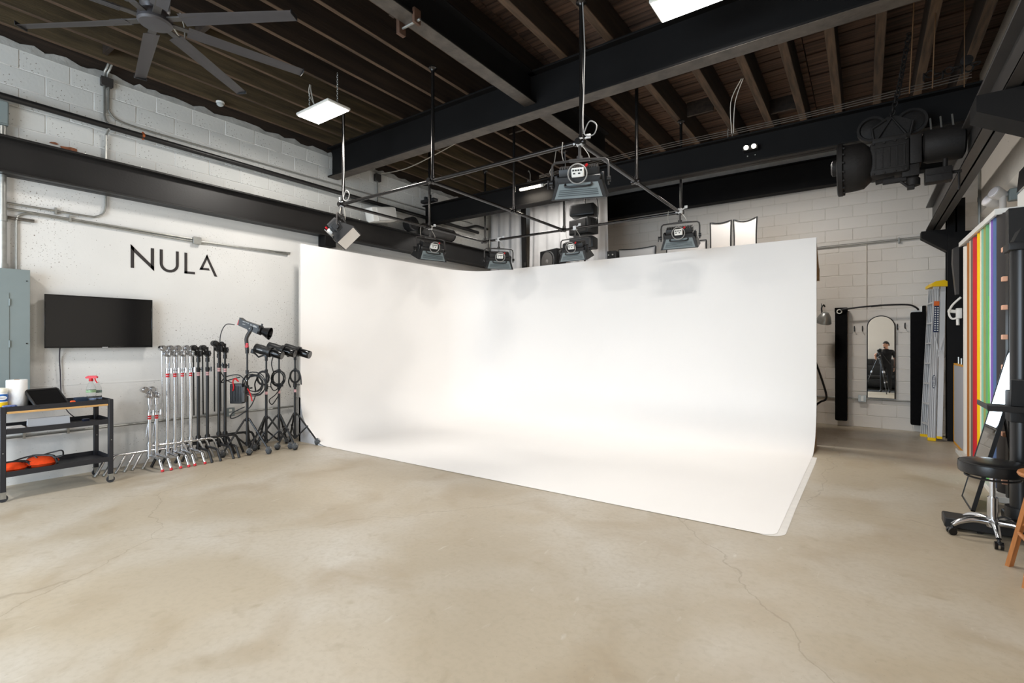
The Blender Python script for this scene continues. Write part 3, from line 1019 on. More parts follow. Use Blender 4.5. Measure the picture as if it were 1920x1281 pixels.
obj('frame_strut', B().tube([(-0.14, -0.08, 0.03), (0, -0.08, 0.26), (0.14, -0.08, 0.03)], 0.014, 6).tube([(-0.15, -0.08, 0.03), (-0.17, -0.08, 0.18), (-0.05, -0.08, 0.25)], 0.012, 6).tube([(0.15, -0.08, 0.03), (0.18, -0.08, 0.19)], 0.012, 6).cyl((-0.13, -0.1, 0.03), (-0.13, 0.04, 0.03), 0.03, seg=10).cyl((0.13, -0.1, 0.03), (0.13, 0.04, 0.03), 0.03, seg=10), GB, fr)
b = B()
P = sm([(0, -0.07, 0.27), (0.06, -0.1, 0.55), (0.10, -0.14, 0.8), (0.14, -0.2, 1.05)], 7)
for k in range(0, len(P) - 1):
    c = (P[k] + P[k + 1]) / 2
    d = (P[k + 1] - P[k])
    q = d.to_track_quat('Z', 'Y').to_matrix() @ Matrix.Rotation(PI / 2 * (k % 2), 3, 'Z')
    pts = [c + q @ Vector((math.cos(2 * PI * i / 10) * 0.022, 0, math.sin(2 * PI * i / 10) * d.length * 0.72)) for i in range(10)]
    b.tube(pts, 0.008, 5, True)
tag(obj('hoist_chain', b, GB, tr), kind='stuff')
b = B()
for k in range(9):
    b.torus((0.5 + 0.05 * k, 6.72, 4.24 + 0.02 * math.sin(k * 1.7)), 0.035, 0.008, 'xyz'[k % 3], 10, 5)
b.lathe([(0.02, -0.02), (0.05, -0.015), (0.05, 0.015), (0.02, 0.02)], (0.83, 6.7, 4.3), 14, Ry)
tag(obj('chain_pile', b, GB), 'heap of old black chain lying along the second girder above the gearbox', 'chain', kind='stuff')
# ------------------------------------------------------------------ left wall: pipes, boxes, sign, screen
X0 = WX


def single(name, b, m, label, cat, group=None, smooth=True):
    return tag(obj(name, b, m, smooth=smooth), label, cat, group)


single('sprinkler_pipe', B().cyl((-7.05, -1, 3.953), (-7.05, 8.6, 3.915), 0.033, seg=14), BLKM, 'long black sprinkler pipe running along the left wall above the steel beam', 'pipe')
single('pipe_fitting', B().cyl((-7.05, 2.278, 3.90), (-7.05, 2.278, 3.99), 0.012, seg=8).cyl((-7.05, 2.265, 3.945), (-7.05, 2.29, 3.945), 0.036, seg=12), mat('copper_fitting', (186, 104, 62), 0.4, 0.6), 'small copper coloured fitting on the black sprinkler pipe', 'fitting')
t = thing('junction_box', 'dark grey junction box at the top of the left wall below the joists', 'electrical box', (X0, 1.95, 4.42))
obj('box_body', B().box(0.0, 0.05, -0.055, 0.055, 0, 0.1, 0.006), BLKM, t)
obj('box_lid', B().box(0.05, 0.056, -0.058, 0.058, -0.003, 0.103, 0.003).cyl((0.056, -0.04, 0.01), (0.06, -0.04, 0.01), 0.006, seg=6).cyl((0.056, 0.04, 0.01), (0.06, 0.04, 0.01), 0.006, seg=6), STEELG, t)
obj('box_connector', B().cyl((0.025, -0.02, -0.03), (0.025, -0.02, 0.0), 0.014, seg=8).cyl((0.025, 0.02, -0.03), (0.025, 0.02, 0.0), 0.014, seg=8), GALV, t)
single('conduit', B().tube([(X0 + .025, 1.93, 4.42), (X0 + .025, 1.93, 4.08), (X0 + .03, 1.945, 4.02), (X0 + .12, 1.945, 3.97), (X0 + .12, 1.945, 3.90), (X0 + .03, 1.945, 3.86), (X0 + .02, 1.945, 3.55)], 0.012, 8), GALV, 'grey conduit dropping from the junction box behind the sprinkler pipe to the beam', 'conduit')
single('conduit', B().tube(sm([(X0 + .025, 1.97, 4.42), (X0 + .02, 1.97, 4.2), (X0 + .02, 1.975, 4.15), (X0 + .02, 2.03, 4.085), (X0 + .02, 2.15, 4.06), (X0 + .02, 2.4, 4.055)], 5) + [Vector((X0 + .02, 8.5, 4.11))], 0.010, 8), GALV, 'thin conduit bending from the junction box to run above the sprinkler pipe', 'conduit')
single('conduit', B().tube(sm([(X0 + .012, 1.96, 4.50), (X0 + .03, 1.96, 4.58), (X0 + .06, 1.97, 4.62), (X0 + .09, 1.99, 4.70)]), 0.012, 8).tube(sm([(X0 + .012, 1.93, 4.50), (X0 + .03, 1.93, 4.58), (X0 + .06, 1.94, 4.62), (X0 + .09, 1.96, 4.70)]), 0.012, 8), GALV, 'pair of short cable tails rising from the junction box to the joists', 'cable')
single('conduit', B().tube([(X0 + .02, -0.5, 2.905), (X0 + .02, 1.72, 2.893)] + sm([(X0 + .02, 1.84, 2.895), (X0 + .02, 1.92, 2.95), (X0 + .02, 1.944, 3.05)], 5) + [Vector((X0 + .02, 1.944, 3.16))], 0.011, 8).box(X0, X0 + .032, 1.5, 1.52, 2.86, 2.93), GALV, 'grey conduit along the left wall that turns up behind the black beam', 'conduit')
single('conduit', B().cyl((X0 + .02, -0.5, 2.86), (X0 + .02, 2.86, 2.815), 0.011, seg=8).box(X0, X0 + .034, 1.62, 1.64, 2.80, 2.87), GALV, 'upper conduit of the pair running to the small box over the wall sign', 'conduit')
single('conduit', B().tube([(X0 + .018, 1.205, 2.21), (X0 + .018, 1.205, 2.68)] + sm([(X0 + .018, 1.205, 2.72), (X0 + .018, 1.225, 2.79), (X0 + .018, 1.29, 2.818), (X0 + .018, 1.4, 2.82)], 5) + [Vector((X0 + .018, 2.86, 2.785)), Vector((X0 + .018, 4.2, 2.83))], 0.010, 8), GALV, 'thin conduit rising from the grey breaker panel and bending along the wall', 'conduit')
single('conduit', B().cyl((X0 + .018, 2.95, 2.80), (X0 + .018, 4.16, 2.80), 0.012, seg=8), GALV, 'conduit between the small box over the sign and the cyclorama edge', 'conduit')
t = thing('conduit_box', 'small square galvanised conduit box on the wall above the sign', 'electrical box', (X0, 2.9, 2.80))
obj('box_body', B().box(0, 0.045, -0.045, 0.045, -0.045, 0.045, 0.005), GALV, t)
obj('cover_plate', B().box(0.045, 0.049, -0.048, 0.048, -0.048, 0.048, 0.002).cyl((0.049, 0, 0.035), (0.052, 0, 0.035), 0.005, seg=6).cyl((0.049, 0, -0.035), (0.052, 0, -0.035), 0.005, seg=6), GALV, t)
single('riser_conduit', B().cyl((X0 + .05, 1.10, 2.2), (X0 + .05, 1.10, 3.2), 0.03, seg=12).cyl((X0 + .05, 1.10, 2.2), (X0 + .05, 1.10, 2.27), 0.04, seg=12).cyl((X0 + .05, 1.10, 2.7), (X0 + .05, 1.10, 2.76), 0.036, seg=12).cyl((X0 + .05, 1.10, 3.5), (X0 + .05, 1.10, 3.7), 0.03, seg=12), GALV, 'thick galvanised conduit rising from the breaker panel up past the beam', 'conduit')
single('conduit', B().cyl((X0 + .03, -0.5, 0.50), (X0 + .03, 4.24, 0.49), 0.014, seg=8).box(X0, X0 + .045, 1.25, 1.27, 0.47, 0.53).box(X0, X0 + .045, 1.6, 1.62, 0.47, 0.53).box(X0, X0 + .045, 3.0, 3.02, 0.47, 0.53), GALV, 'long conduit low on the left wall behind the stands and the cart', 'conduit')
t = thing('outlet_box', 'grey metal outlet box on the low conduit between black stands', 'outlet', (X0 + .0, 3.31, 0.51))
obj('box_body', B().box(0, 0.05, -0.055, 0.055, -0.055, 0.055, 0.005), GALV, t)
obj('cover_plate', B().box(0.05, 0.054, -0.058, 0.058, -0.058, 0.058, 0.002), GREYP, t)
obj('socket_face', B().box(0.054, 0.057, -0.02, 0.02, 0.008, 0.042, 0.001).box(0.054, 0.057, -0.02, 0.02, -0.042, -0.008, 0.001), WHITE, t)
t = thing('disconnect_box', 'grey rounded metal box at the left frame edge above the beam', 'electrical box', (X0, 1.05, 3.66))
obj('box_body', B().box(0, 0.1, -0.09, 0.09, 0, 0.25, 0.02), GREYP, t)
obj('cover_plate', B().box(0.1, 0.105, -0.08, 0.08, 0.015, 0.235, 0.004), GREYP, t)
single('strut_channel', B().box(X0, X0 + .02, 1.13, 1.34, 2.735, 2.765).box(X0 + .02, X0 + .03, 1.13, 1.34, 2.735, 2.742).box(X0 + .02, X0 + .03, 1.13, 1.34, 2.758, 2.765), mat('dull_strut', (118, 112, 104), 0.6, 0.5, noise=(20, 0.3)), 'short dull strut channel screwed to the wall above the breaker panel', 'bracket')
# breaker panel
t = thing('breaker_panel', 'tall grey enamel breaker panel on the left wall behind the cart', 'electrical panel', (X0 + 0.002, 0.86, 0.8))
obj('cabinet', B().box(0, 0.14, -0.42, 0.42, 0, 1.41, 0.004), GREYP, t)
obj('trim_plate', B().box(0.14, 0.146, -0.425, 0.425, -0.005, 1.415, 0.002), GREYP, t)
dr = obj('panel_door', B().box(0.147, 0.151, -0.27, 0.27, 0.2, 1.17), GREYP, t)
obj('hinge', B().cyl((0.152, 0.273, 0.62), (0.152, 0.273, 0.69), 0.006, seg=8).cyl((0.152, 0.273, 1.04), (0.152, 0.273, 1.11), 0.006, seg=8), GREYP, dr)
obj('screw', B().cyl((0.146, 0.40, 0.66), (0.15, 0.40, 0.66), 0.008, seg=8).cyl((0.146, 0.40, 1.3), (0.15, 0.40, 1.3), 0.006, seg=8), BLK, t)

# television
t = thing('television', 'black flat screen television mounted on the white left wall', 'television', (-7.1, 1.894, 1.409))
obj('back_shell', B().box(-0.03, 0.02, -0.47, 0.47, 0.012, 0.562, 0.012), BLK, t)
obj('screen', B().box(0.02, 0.026, -0.476, 0.476, 0.016, 0.566), mat('dark_screen', (14, 14, 15), 0.12, spec=0.6), t)
obj('bezel', B().box(0.018, 0.032, -0.488, 0.488, 0, 0.016, 0.002).box(0.018, 0.032, -0.488, 0.488, 0.566, 0.576, 0.002).box(0.018, 0.032, -0.488, -0.478, 0.01, 0.57, 0.002).box(0.018, 0.032, 0.478, 0.488, 0.01, 0.57, 0.002), BLKG, t)
obj('logo_plate', B().box(0.031, 0.035, -0.0, 0.05, -0.004, 0.01, 0.001), mat('silver_plate', (190, 190, 192), 0.3, 0.6), t)
obj('wall_bracket', B().box(-0.06, -0.03, -0.2, 0.2, 0.15, 0.42, 0.004), BLKM, t)
single('power_cord', B().tube(sm([(-7.09, 1.535, 1.42), (-7.135, 1.54, 1.3), (-7.14, 1.548, 1.13), (-7.14, 1.553, 0.95), (-7.1, 1.565, 0.8), (-7.06, 1.62, 0.68), (-7.08, 1.75, 0.58), (-7.1, 1.9, 0.54)]), 0.006, 6), mat('dark_cord', (52, 46, 56), 0.5), 'dark power cord hanging from the television down the wall', 'cable')

# NULA wall sign: painted letters
sg = thing('wall_sign', 'black letters NULA painted on the white left wall', 'sign', (X0, 2.67, 2.36))


def letter(name, faces):
    b = B()
    for pts in faces:
        b.prism([(0.0, y - 2.67, z - 2.36) for y, z in pts], (0.004, 0, 0))
    return obj(name, b, SIGNB, sg, smooth=False)


letter('letter_n', [[(2.189, 2.645), (2.222, 2.612), (2.222, 2.364), (2.189, 2.364)], [(2.189, 2.645), (2.428, 2.40), (2.428, 2.351), (2.222, 2.556), (2.189, 2.60)], [(2.394, 2.63), (2.428, 2.63), (2.428, 2.351), (2.394, 2.386)]])
up = [(2.489, 2.63), (2.521, 2.63), (2.521, 2.458)]
n = 14
inn, out = [], []
for k in range(n + 1):
    a = PI + PI * k / n
    inn.append((2.594 + 0.073 * math.cos(a), 2.458 + 0.073 * math.sin(a)))
    out.append((2.594 + 0.105 * math.cos(a), 2.458 + 0.106 * math.sin(a)))
fs = [[(2.489, 2.63), (2.521, 2.63), (2.521, 2.458), (2.489, 2.458)], [(2.667, 2.63), (2.699, 2.63), (2.699, 2.458), (2.667, 2.458)]]
for k in range(n):
    fs.append([inn[k], inn[k + 1], out[k + 1], out[k]])
letter('letter_u', fs)
letter('letter_l', [[(2.764, 2.63), (2.796, 2.63), (2.796, 2.36), (2.764, 2.36)], [(2.764, 2.39), (2.887, 2.39), (2.887, 2.36), (2.764, 2.36)]])
letter('letter_a', [[(3.034, 2.642), (3.162, 2.358), (3.128, 2.358), (3.019, 2.608)], [(3.034, 2.642), (3.048, 2.61), (2.974, 2.43), (2.941, 2.43)], [(2.941, 2.43), (2.955, 2.459), (3.056, 2.459), (3.068, 2.43)]])

# ------------------------------------------------------------------ rolling cart and what it carries
CXB, CXF, CYL, CYR = -6.95, -6.44, 0.98, 1.82
CART = mat('cart_black_steel', (36, 36, 40), 0.5, noise=(6, 0.1))
ct = thing('utility_cart', 'black steel three-shelf rolling cart below the television', 'cart', ((CXB + CXF) / 2, (CYL + CYR) / 2, 0))
HX, HY = (CXF - CXB) / 2, (CYR - CYL) / 2
for sx in (-1, 1):
    for sy in (-1, 1):
        lg = obj('leg', B().box(sx * HX - (0.045 if sx > 0 else 0), sx * HX + (0 if sx > 0 else 0.045), sy * HY - (0.04 if sy > 0 else 0), sy * HY + (0 if sy > 0 else 0.04), 0.09, 0.875, 0.004), CART, ct)
        cx, cyy = sx * (HX - 0.022), sy * (HY - 0.02)
        cs = obj('caster', B().cyl((cx - 0.012, cyy, 0.035), (cx + 0.012, cyy, 0.035), 0.035, seg=16), mat('caster_rubber', (52, 54, 58), 0.5), ct)
        obj('caster_fork', B().box(cx - 0.02, cx - 0.015, cyy - 0.02, cyy + 0.02, 0.03, 0.088).box(cx + 0.015, cx + 0.02, cyy - 0.02, cyy + 0.02, 0.03, 0.088).box(cx - 0.024, cx + 0.024, cyy - 0.025, cyy + 0.025, 0.083, 0.092).cyl((cx - 0.024, cyy, 0.035), (cx + 0.024, cyy, 0.035), 0.006, seg=8), GALV, cs)
for i, z in enumerate((0.225, 0.62, 0.83)):
    h = 0.05 if i < 2 else 0.045
    sh = obj('shelf', B().box(-HX + .01, HX - .01, -HY + .01, HY - .01, z, z + 0.008), CART, ct)
    for (a, bq, c, d) in ((-HX + 0.003, -HX + 0.008, -HY + 0.003, HY - 0.003), (HX - 0.008, HX - 0.003, -HY + 0.003, HY - 0.003), (-HX + 0.003, HX - 0.003, -HY + 0.003, -HY + 0.008), (-HX + 0.003, HX - 0.003, HY - 0.008, HY - 0.003)):
        obj('shelf_lip', B().box(a, bq, c, d, z, z + h), CART, sh)
obj('wood_liner', B().box(-HX + .012, HX - .001, -HY + .045, HY - .045, 0.81, 0.829, 0.002), mat('birch_liner', (206, 160, 100), 0.5, noise=(5, 0.15), stretch=(6, 0.6, 6)), ct)
b = B()
for (y, z) in ((HY - 0.018, 0.45), (-HY + 0.018, 0.45)):
    b.cyl((HX, y, z), (HX + 0.003, y, z), 0.005, seg=6)
    b.cyl((-HX + 0.045, y, z), (-HX + 0.048, y, z), 0.005, seg=6)
obj('leg_rivet', b, GALV, ct)
ZT, ZM, ZB = 0.838, 0.628, 0.233
t = thing('paper_towel_roll', 'white paper towel roll standing on the cart top', 'paper towel', (-6.62, 1.12, ZT))
obj('roll_body', B().lathe([(0.02, 0.0), (0.072, 0.0), (0.075, 0.004), (0.075, 0.272), (0.072, 0.276), (0.022, 0.276), (0.02, 0.26)], seg=28), mat('white_paper', (240, 240, 240), 0.9, bump=(70, 0.2)), t)
obj('cardboard_core', B().lathe([(0.012, 0.002), (0.02, 0.002), (0.02, 0.279), (0.016, 0.279), (0.012, 0.2)], seg=16), mat('cardboard', (170, 132, 92), 0.8), t)
t = thing('wipes_canister', 'white, blue and yellow wipes canister at the left end of the cart top', 'canister', (-6.56, 1.0, ZT))
obj('canister_body', B().lathe([(0.044, 0), (0.047, 0.006), (0.047, 0.17), (0.044, 0.176)], seg=24), WHITE, t)
obj('canister_lid', B().lathe([(0.049, 0.17), (0.05, 0.175), (0.05, 0.2), (0.045, 0.206), (0.02, 0.21)], seg=24), mat('cream_lid', (240, 236, 220), 0.4), t)
obj('yellow_band', B().lathe([(0.0474, 0.02), (0.0476, 0.022), (0.0476, 0.075), (0.0474, 0.077)], seg=24), YELLOW, t)
bb = obj('blue_band', B().lathe([(0.0474, 0.085), (0.0476, 0.087), (0.0476, 0.15), (0.0474, 0.152)], seg=24), mat('blue_print', (22, 96, 178), 0.4), t)
obj('logo_oval', B().lathe([(0.0005, -0.0), (0.03, 0.0), (0.03, 0.0015), (0.0005, 0.0015)], (0.047, 0.006, 0.118), 20, Matrix.Rotation(PI / 2, 3, 'Y') @ Matrix.Diagonal((0.62, 1, 1))), WHITE, bb)
lettering('lettering', 'Clorox', 0.015, mat('dark_red_blue_print', (60, 30, 110), 0.4), t, (0.0495, 0.006, 0.118), (PI / 2, 0, PI / 2), 0.0006)
t = thing('glove_packet', 'small blue and white packet lying at the front edge of the cart top', 'packet', (-6.49, 1.05, ZT))
obj('packet', B().box(-0.03, 0.03, -0.05, 0.05, 0, 0.05, 0.014), mat('blue_white_foil', (110, 130, 190), 0.3, noise=(45, 0.9)), t)
obj('packet_seal', B().box(-0.028, 0.028, -0.06, -0.046, 0.015, 0.03, 0.003).box(-0.028, 0.028, 0.046, 0.06, 0.015, 0.03, 0.003), mat('white_foil', (210, 214, 226), 0.3), t)
single('phone', B().box(-6.53, -6.46, 1.12, 1.26, ZT + 0.0, ZT + 0.014, 0.004).box(-6.52, -6.47, 1.13, 1.25, ZT + 0.014, ZT + 0.0155), BLKG, 'flat black device lying in front of the paper towel roll', 'device')
# tablet in rugged case
t = thing('tablet', 'black tablet in a thick rugged case propped up on the cart top', 'tablet', (-6.55, 1.33, ZT + 0.004), 0.4)
T = Matrix.Rotation(math.radians(-52), 4, 'Y')
# plane: local x' up the slope (towards the wall), y along the cart
Tm = Matrix.Translation((0.02, 0, 0.0)) @ Matrix.Rotation(math.radians(40), 4, 'Y') @ Matrix.Rotation(math.radians(9), 4, 'X')
Tm = Matrix.Translation((0.06, 0, 0.012)) @ Matrix.Rotation(math.radians(46), 4, 'Y')
obj('case', B(Tm).box(-0.215, 0.0, -0.145, 0.145, -0.022, 0.0, 0.012), BLK, t)
obj('case_rim', B(Tm).tube([(-0.20, -0.14, 0.002), (-0.212, -0.13, 0.002), (-0.212, 0.13, 0.002), (-0.20, 0.14, 0.002), (-0.012, 0.14, 0.002), (-0.003, 0.13, 0.002), (-0.003, -0.13, 0.002), (-0.012, -0.14, 0.002)], 0.009, 6, True), BLKM, t)
obj('screen', B(Tm).box(-0.198, -0.014, -0.128, 0.128, -0.001, 0.0035), BLKG, t)
obj('kick_stand', B().box(-0.14, -0.128, -0.08, 0.08, 0.0, 0.13), BLK, t)
single('orange_cap', B().box(-6.475, -6.448, 1.475, 1.515, ZT + 0.0, ZT + 0.05, 0.006), mat('orange_plastic', (226, 84, 30), 0.45), 'small orange cap on the front lip of the cart beside the tablet', 'cap')
single('dark_pouch', B().box(-6.66, -6.56, 1.54, 1.64, ZT, ZT + 0.065, 0.012), mat('navy_cloth', (30, 46, 66), 0.8, noise=(30, 0.2)), 'small dark blue box beside the spray bottles', 'box')
GLASSY = mat('clear_bottle_plastic', (246, 248, 248), 0.06, trans=0.92, ior=1.12)


def bottle(name, label, loc, s, spray):
    t = thing(name, label, 'bottle', loc, random.uniform(-.3, .3), 'clear bottles on the cart top')
    obj('bottle_body', B().lathe([(0.03 * s, 0), (0.038 * s, 0.006), (0.038 * s, 0.13 * s), (0.034 * s, 0.155 * s), (0.018 * s, 0.19 * s), (0.014 * s, 0.2 * s), (0.014 * s, 0.215 * s)], seg=22), GLASSY, t)
    lb = obj('bottle_label', B().lathe([(0.0385 * s, 0.10 * s), (0.039 * s, 0.102 * s), (0.039 * s, 0.124 * s), (0.0385 * s, 0.126 * s)], seg=22), mat('green_label' if spray else 'dark_green_label', (150, 182, 140) if spray else (110, 132, 126), 0.5, noise=(60, 0.5)), t)
    obj('label_stripe', B().lathe([(0.0388 * s, 0.03 * s), (0.0392 * s, 0.032 * s), (0.0392 * s, 0.042 * s), (0.0388 * s, 0.044 * s)], seg=22), mat('blue_stripe', (150, 172, 212), 0.5, noise=(70, 0.5)), lb)
    if spray:
        sp = obj('spray_head', B().prism([(0.05 * s, -0.012, 0.236 * s), (-0.04 * s, -0.012, 0.236 * s), (-0.045 * s, -0.012, 0.25 * s), (-0.02 * s, -0.012, 0.262 * s), (0.04 * s, -0.012, 0.262 * s), (0.055 * s, -0.012, 0.25 * s)], (0, 0.024, 0)), RED, t)
        obj('trigger', B().tube(sm([(0.03 * s, 0, 0.24 * s), (0.036 * s, 0, 0.215 * s), (0.05 * s, 0, 0.19 * s)]), 0.006, 6), RED, sp)
        obj('collar', B().lathe([(0.017 * s, 0.208 * s), (0.018 * s, 0.21 * s), (0.016 * s, 0.238 * s)], seg=14), RED, sp)
    else:
        obj('bottle_cap', B().lathe([(0.016 * s, 0.208 * s), (0.017 * s, 0.21 * s), (0.017 * s, 0.228 * s), (0.014 * s, 0.232 * s)], seg=14), WHITE, t)
    return t


t = bottle('spray_bottle', 'clear spray bottle with a red trigger head near the right end of the cart top', (-6.62, 1.68, ZT), 1.08, True)
t.rotation_euler.z = 0.9
bottle('water_bottle', 'clear capped bottle with dark green label just right of the spray bottle', (-6.70, 1.755, ZT), 0.95, False)
t = thing('grey_tray_box', 'flat light grey box standing on edge on the middle cart shelf', 'box', (-6.52, 1.34, ZM))
obj('box_body', B().prism([(-0.10, -0.155, 0.0), (-0.02, -0.155, 0.0), (-0.05, -0.155, 0.105), (-0.07, -0.155, 0.105)], (0, 0.31, 0)), mat('light_grey_plastic', (196, 200, 206), 0.4), t, smooth=False)
obj('grip_hole', B().box(-0.025, -0.004, -0.06, -0.01, 0.012, 0.026, 0.004), BLK, t)
single('paper_sheets', B().box(-6.68, -6.50, 1.01, 1.17, ZM + 0.0, ZM + 0.03, 0.006).box(-6.66, -6.5, 1.03, 1.16, ZM + .03, ZM + .045, 0.004), mat('white_paper'), 'loose white paper lying at the left of the middle cart shelf', 'paper')
single('small_cap', B().lathe([(0.03, 0), (0.032, 0.004), (0.032, 0.022), (0.026, 0.026)], (-6.8, 1.68, ZM), 16), mat('dark_blue_plastic', (62, 72, 100), 0.4), 'small dark blue round cap at the back of the middle cart shelf', 'cap')


def sandbag(label, loc, rz, s):
    t = thing('sandbag', label, 'sandbag', loc, rz, 'orange sandbags on the bottom cart shelf')
    obj('saddle_bag', B().ball((0, -0.0, 0.062 * s), 1, 0.16 * s, 0.15 * s, 0.072 * s, 18, 10), ORANGE, t)
    obj('seam', B().torus((0, 0, 0.062 * s), 0.155 * s, 0.006, 'z', 26, 6, Matrix.Diagonal((1.03, 0.97, 1))), ORANGE, t)
    obj('strap', B().tube(sm([(-0.1, -0.16 * s, 0.03), (-0.03, -0.08, 0.125 * s), (0.0, 0.0, 0.135 * s), (0.03, 0.1, 0.12 * s), (0.08, 0.16 * s, 0.04)]), 0.012, 6).tube(sm([(0.0, 0.0, 0.135 * s), (-0.02, 0.09, 0.16 * s), (0.02, 0.16, 0.175 * s), (0.06, 0.17, 0.12 * s), (0.05, 0.1, 0.11 * s)]), 0.007, 6), BLK, t)
    return t


sandbag('orange sandbag with black straps at the left end of the bottom cart shelf', (-6.62, 1.08, ZB), 0.2, 0.72)
sandbag('orange sandbag with a black looped handle at the middle of the bottom cart shelf', (-6.66, 1.30, ZB), -0.4, 0.86)

# ------------------------------------------------------------------ grip stands along the wall


def grip_stand(kind, tall):
    met, lab = (CHROME, 'chrome') if kind == 'c' else (BLKM, 'black')
    t = thing('grip_stand', 'x', 'grip stand', (0, 0, 0), 0, lab + (' full height' if tall else ' short') + ' grip stands against the left wall')
    zt = 1.10 if tall else 0.62
    obj('lower_column', B().cyl((0, 0, 0.12), (0, 0, zt), 0.0175, seg=14), met, t)
    obj('base_hub', B().cyl((0, 0, 0.11), (0, 0, 0.30), 0.024, seg=14).cyl((0, 0, 0.135), (0, 0, 0.16), 0.03, seg=14).cyl((0, 0, 0.26), (0, 0, 0.29), 0.03, seg=14), met, t)
    lr = 0.0145
    for (pts, z) in (([(0.0, 0, 0.145), (0.24, 0.0, 0.145), (0.27, 0.003, 0.135), (0.287, 0.006, 0.115), (0.34, 0.015, 0.006)], 0),
                     ([(0, 0, 0.20), (-0.02, -0.36, 0.205), (-0.02, -0.39, 0.20), (-0.018, -0.41, 0.185), (-0.01, -0.50, 0.006)], 0),
                     ([(0, 0, 0.255), (0.02, 0.30, 0.25), (0.025, 0.33, 0.24), (0.03, 0.345, 0.22), (0.05, 0.42, 0.006)], 0)):
        lg = obj('leg', B().tube(pts, lr, 10), met, t)
        tip = Vector(pts[-1])
        dirn = (Vector(pts[-1]) - Vector(pts[-2])).normalized()
        obj('foot_cap', B().cyl(tip - dirn * 0.022, tip + dirn * 0.002, 0.0158, seg=10), RED if kind == 'c' and pts[-1][0] > 0.2 else (GALV if kind == 'c' else BLK), lg)
    obj('label_band', B().cyl((0, 0, zt - 0.05), (0, 0, zt - 0.03), 0.0185, seg=14).cyl((0, 0, zt - 0.025), (0, 0, zt - 0.005), 0.0185, seg=14), RED if kind == 'c' else mat('white_red_band', (206, 160, 160), 0.4), t)
    c = obj('riser', B().cyl((0, 0, zt), (0, 0, zt + 0.31), 0.0125, seg=12), met, t)
    b = B()
    for dz, a in ((0.0, 0.4), (0.12, 2.6)):
        b.cyl((0, 0, zt + dz), (0, 0, zt + dz + 0.055), 0.023, seg=12)
        q = Vector((math.cos(a), math.sin(a), 0))
        b.cyl(q * 0.02 + Vector((0, 0, zt + dz + 0.03)), q * 0.055 + Vector((0, 0, zt + dz + 0.03)), 0.007, seg=6)
        side = Vector((-q.y, q.x, 0))
        b.cyl(q * 0.055 + Vector((0, 0, zt + dz + 0.03)) - side * 0.0 + Vector((0, 0, -0.03)), q * 0.055 + Vector((0, 0, zt + dz + 0.06)), 0.009, seg=6)
    obj('riser_clamp', b, met, t)
    # grip head and arm
    zh = zt + 0.23
    gh = obj('grip_head', B().cyl((-0.03, -0.005, zh), (0.03, -0.005, zh), 0.036, seg=18).cyl((-0.05, -0.005, zh), (-0.036, -0.005, zh), 0.03, seg=18).cyl((0.036, -0.005, zh), (0.05, -0.005, zh), 0.03, seg=18).cyl((0.05, -0.005, zh), (0.075, -0.005, zh), 0.012, seg=8).box(0.07, 0.083, -0.012, 0.006, zh - 0.035, zh + 0.035, 0.003).cyl((0, 0, zh - 0.05), (0, 0, zh - 0.02), 0.022, seg=12), met, t)
    ya = -0.05
    if tall:
        obj('arm', B().cyl((-0.02, ya, zh + 0.06), (-0.05, ya + 0.02, zh - 0.78), 0.008, seg=10), met, t)
    else:
        obj('arm', B().cyl((-0.02, ya + 0.08, zh + 0.0), (-0.04, ya + 0.03, 0.36), 0.007, seg=10), met, t)
    a2 = obj('second_head', B().cyl((-0.04, ya, zh + 0.07), (0.02, ya, zh + 0.07), 0.036, seg=18).cyl((-0.055, ya, zh + 0.07), (-0.045, ya, zh + 0.07), 0.03, seg=18).cyl((0.02, ya, zh + 0.07), (0.045, ya, zh + 0.07), 0.026, 0.018, seg=14).cyl((-0.01, ya + 0.01, zh + 0.045), (-0.01, -0.005, zh + 0.01), 0.013, seg=10), met, t)
    return t


XS = -6.82
CSH = grip_stand('c', False)
CSH.location = (XS, 2.268, 0)
CSH['label'] = 'short chrome grip stand nearest the cart, its side arm poking left'
o = dup(CSH, (XS, 2.338, 0), 0.05, 'short chrome grip stand, second from the cart')
CT = grip_stand('c', True)
words_ = ['first', 'second', 'third', 'fourth']
for i, y in enumerate((2.451, 2.529, 2.611, 2.702)):
    lab = 'tall chrome grip stand, %s of the four counted from the cart' % words_[i]
    if i == 0:
        CT.location = (XS, y, 0)
        CT['label'] = lab
    else:
        dup(CT, (XS, y, 0), (0.02, -0.03, 0.03)[i - 1], lab)
BT = grip_stand('k', True)
for i, y in enumerate((2.79, 2.896, 3.033, 3.109)):
    lab = 'tall black grip stand, %s of the four counted from the chrome stands' % words_[i]
    if i == 0:
        BT.location = (XS, y, 0)
        BT['label'] = lab
    else:
        o = dup(BT, (XS, y, 0), (-0.02, 0.03, 0.01)[i - 1], lab)
        o.scale = (1, 1, (1.0, 1.04, 1.03)[i - 1])

# ------------------------------------------------------------------ light stands with strobe heads
PLAST = mat('clear_plastic_wrap', (226, 230, 234), 0.15, trans=0.9, ior=1.08)


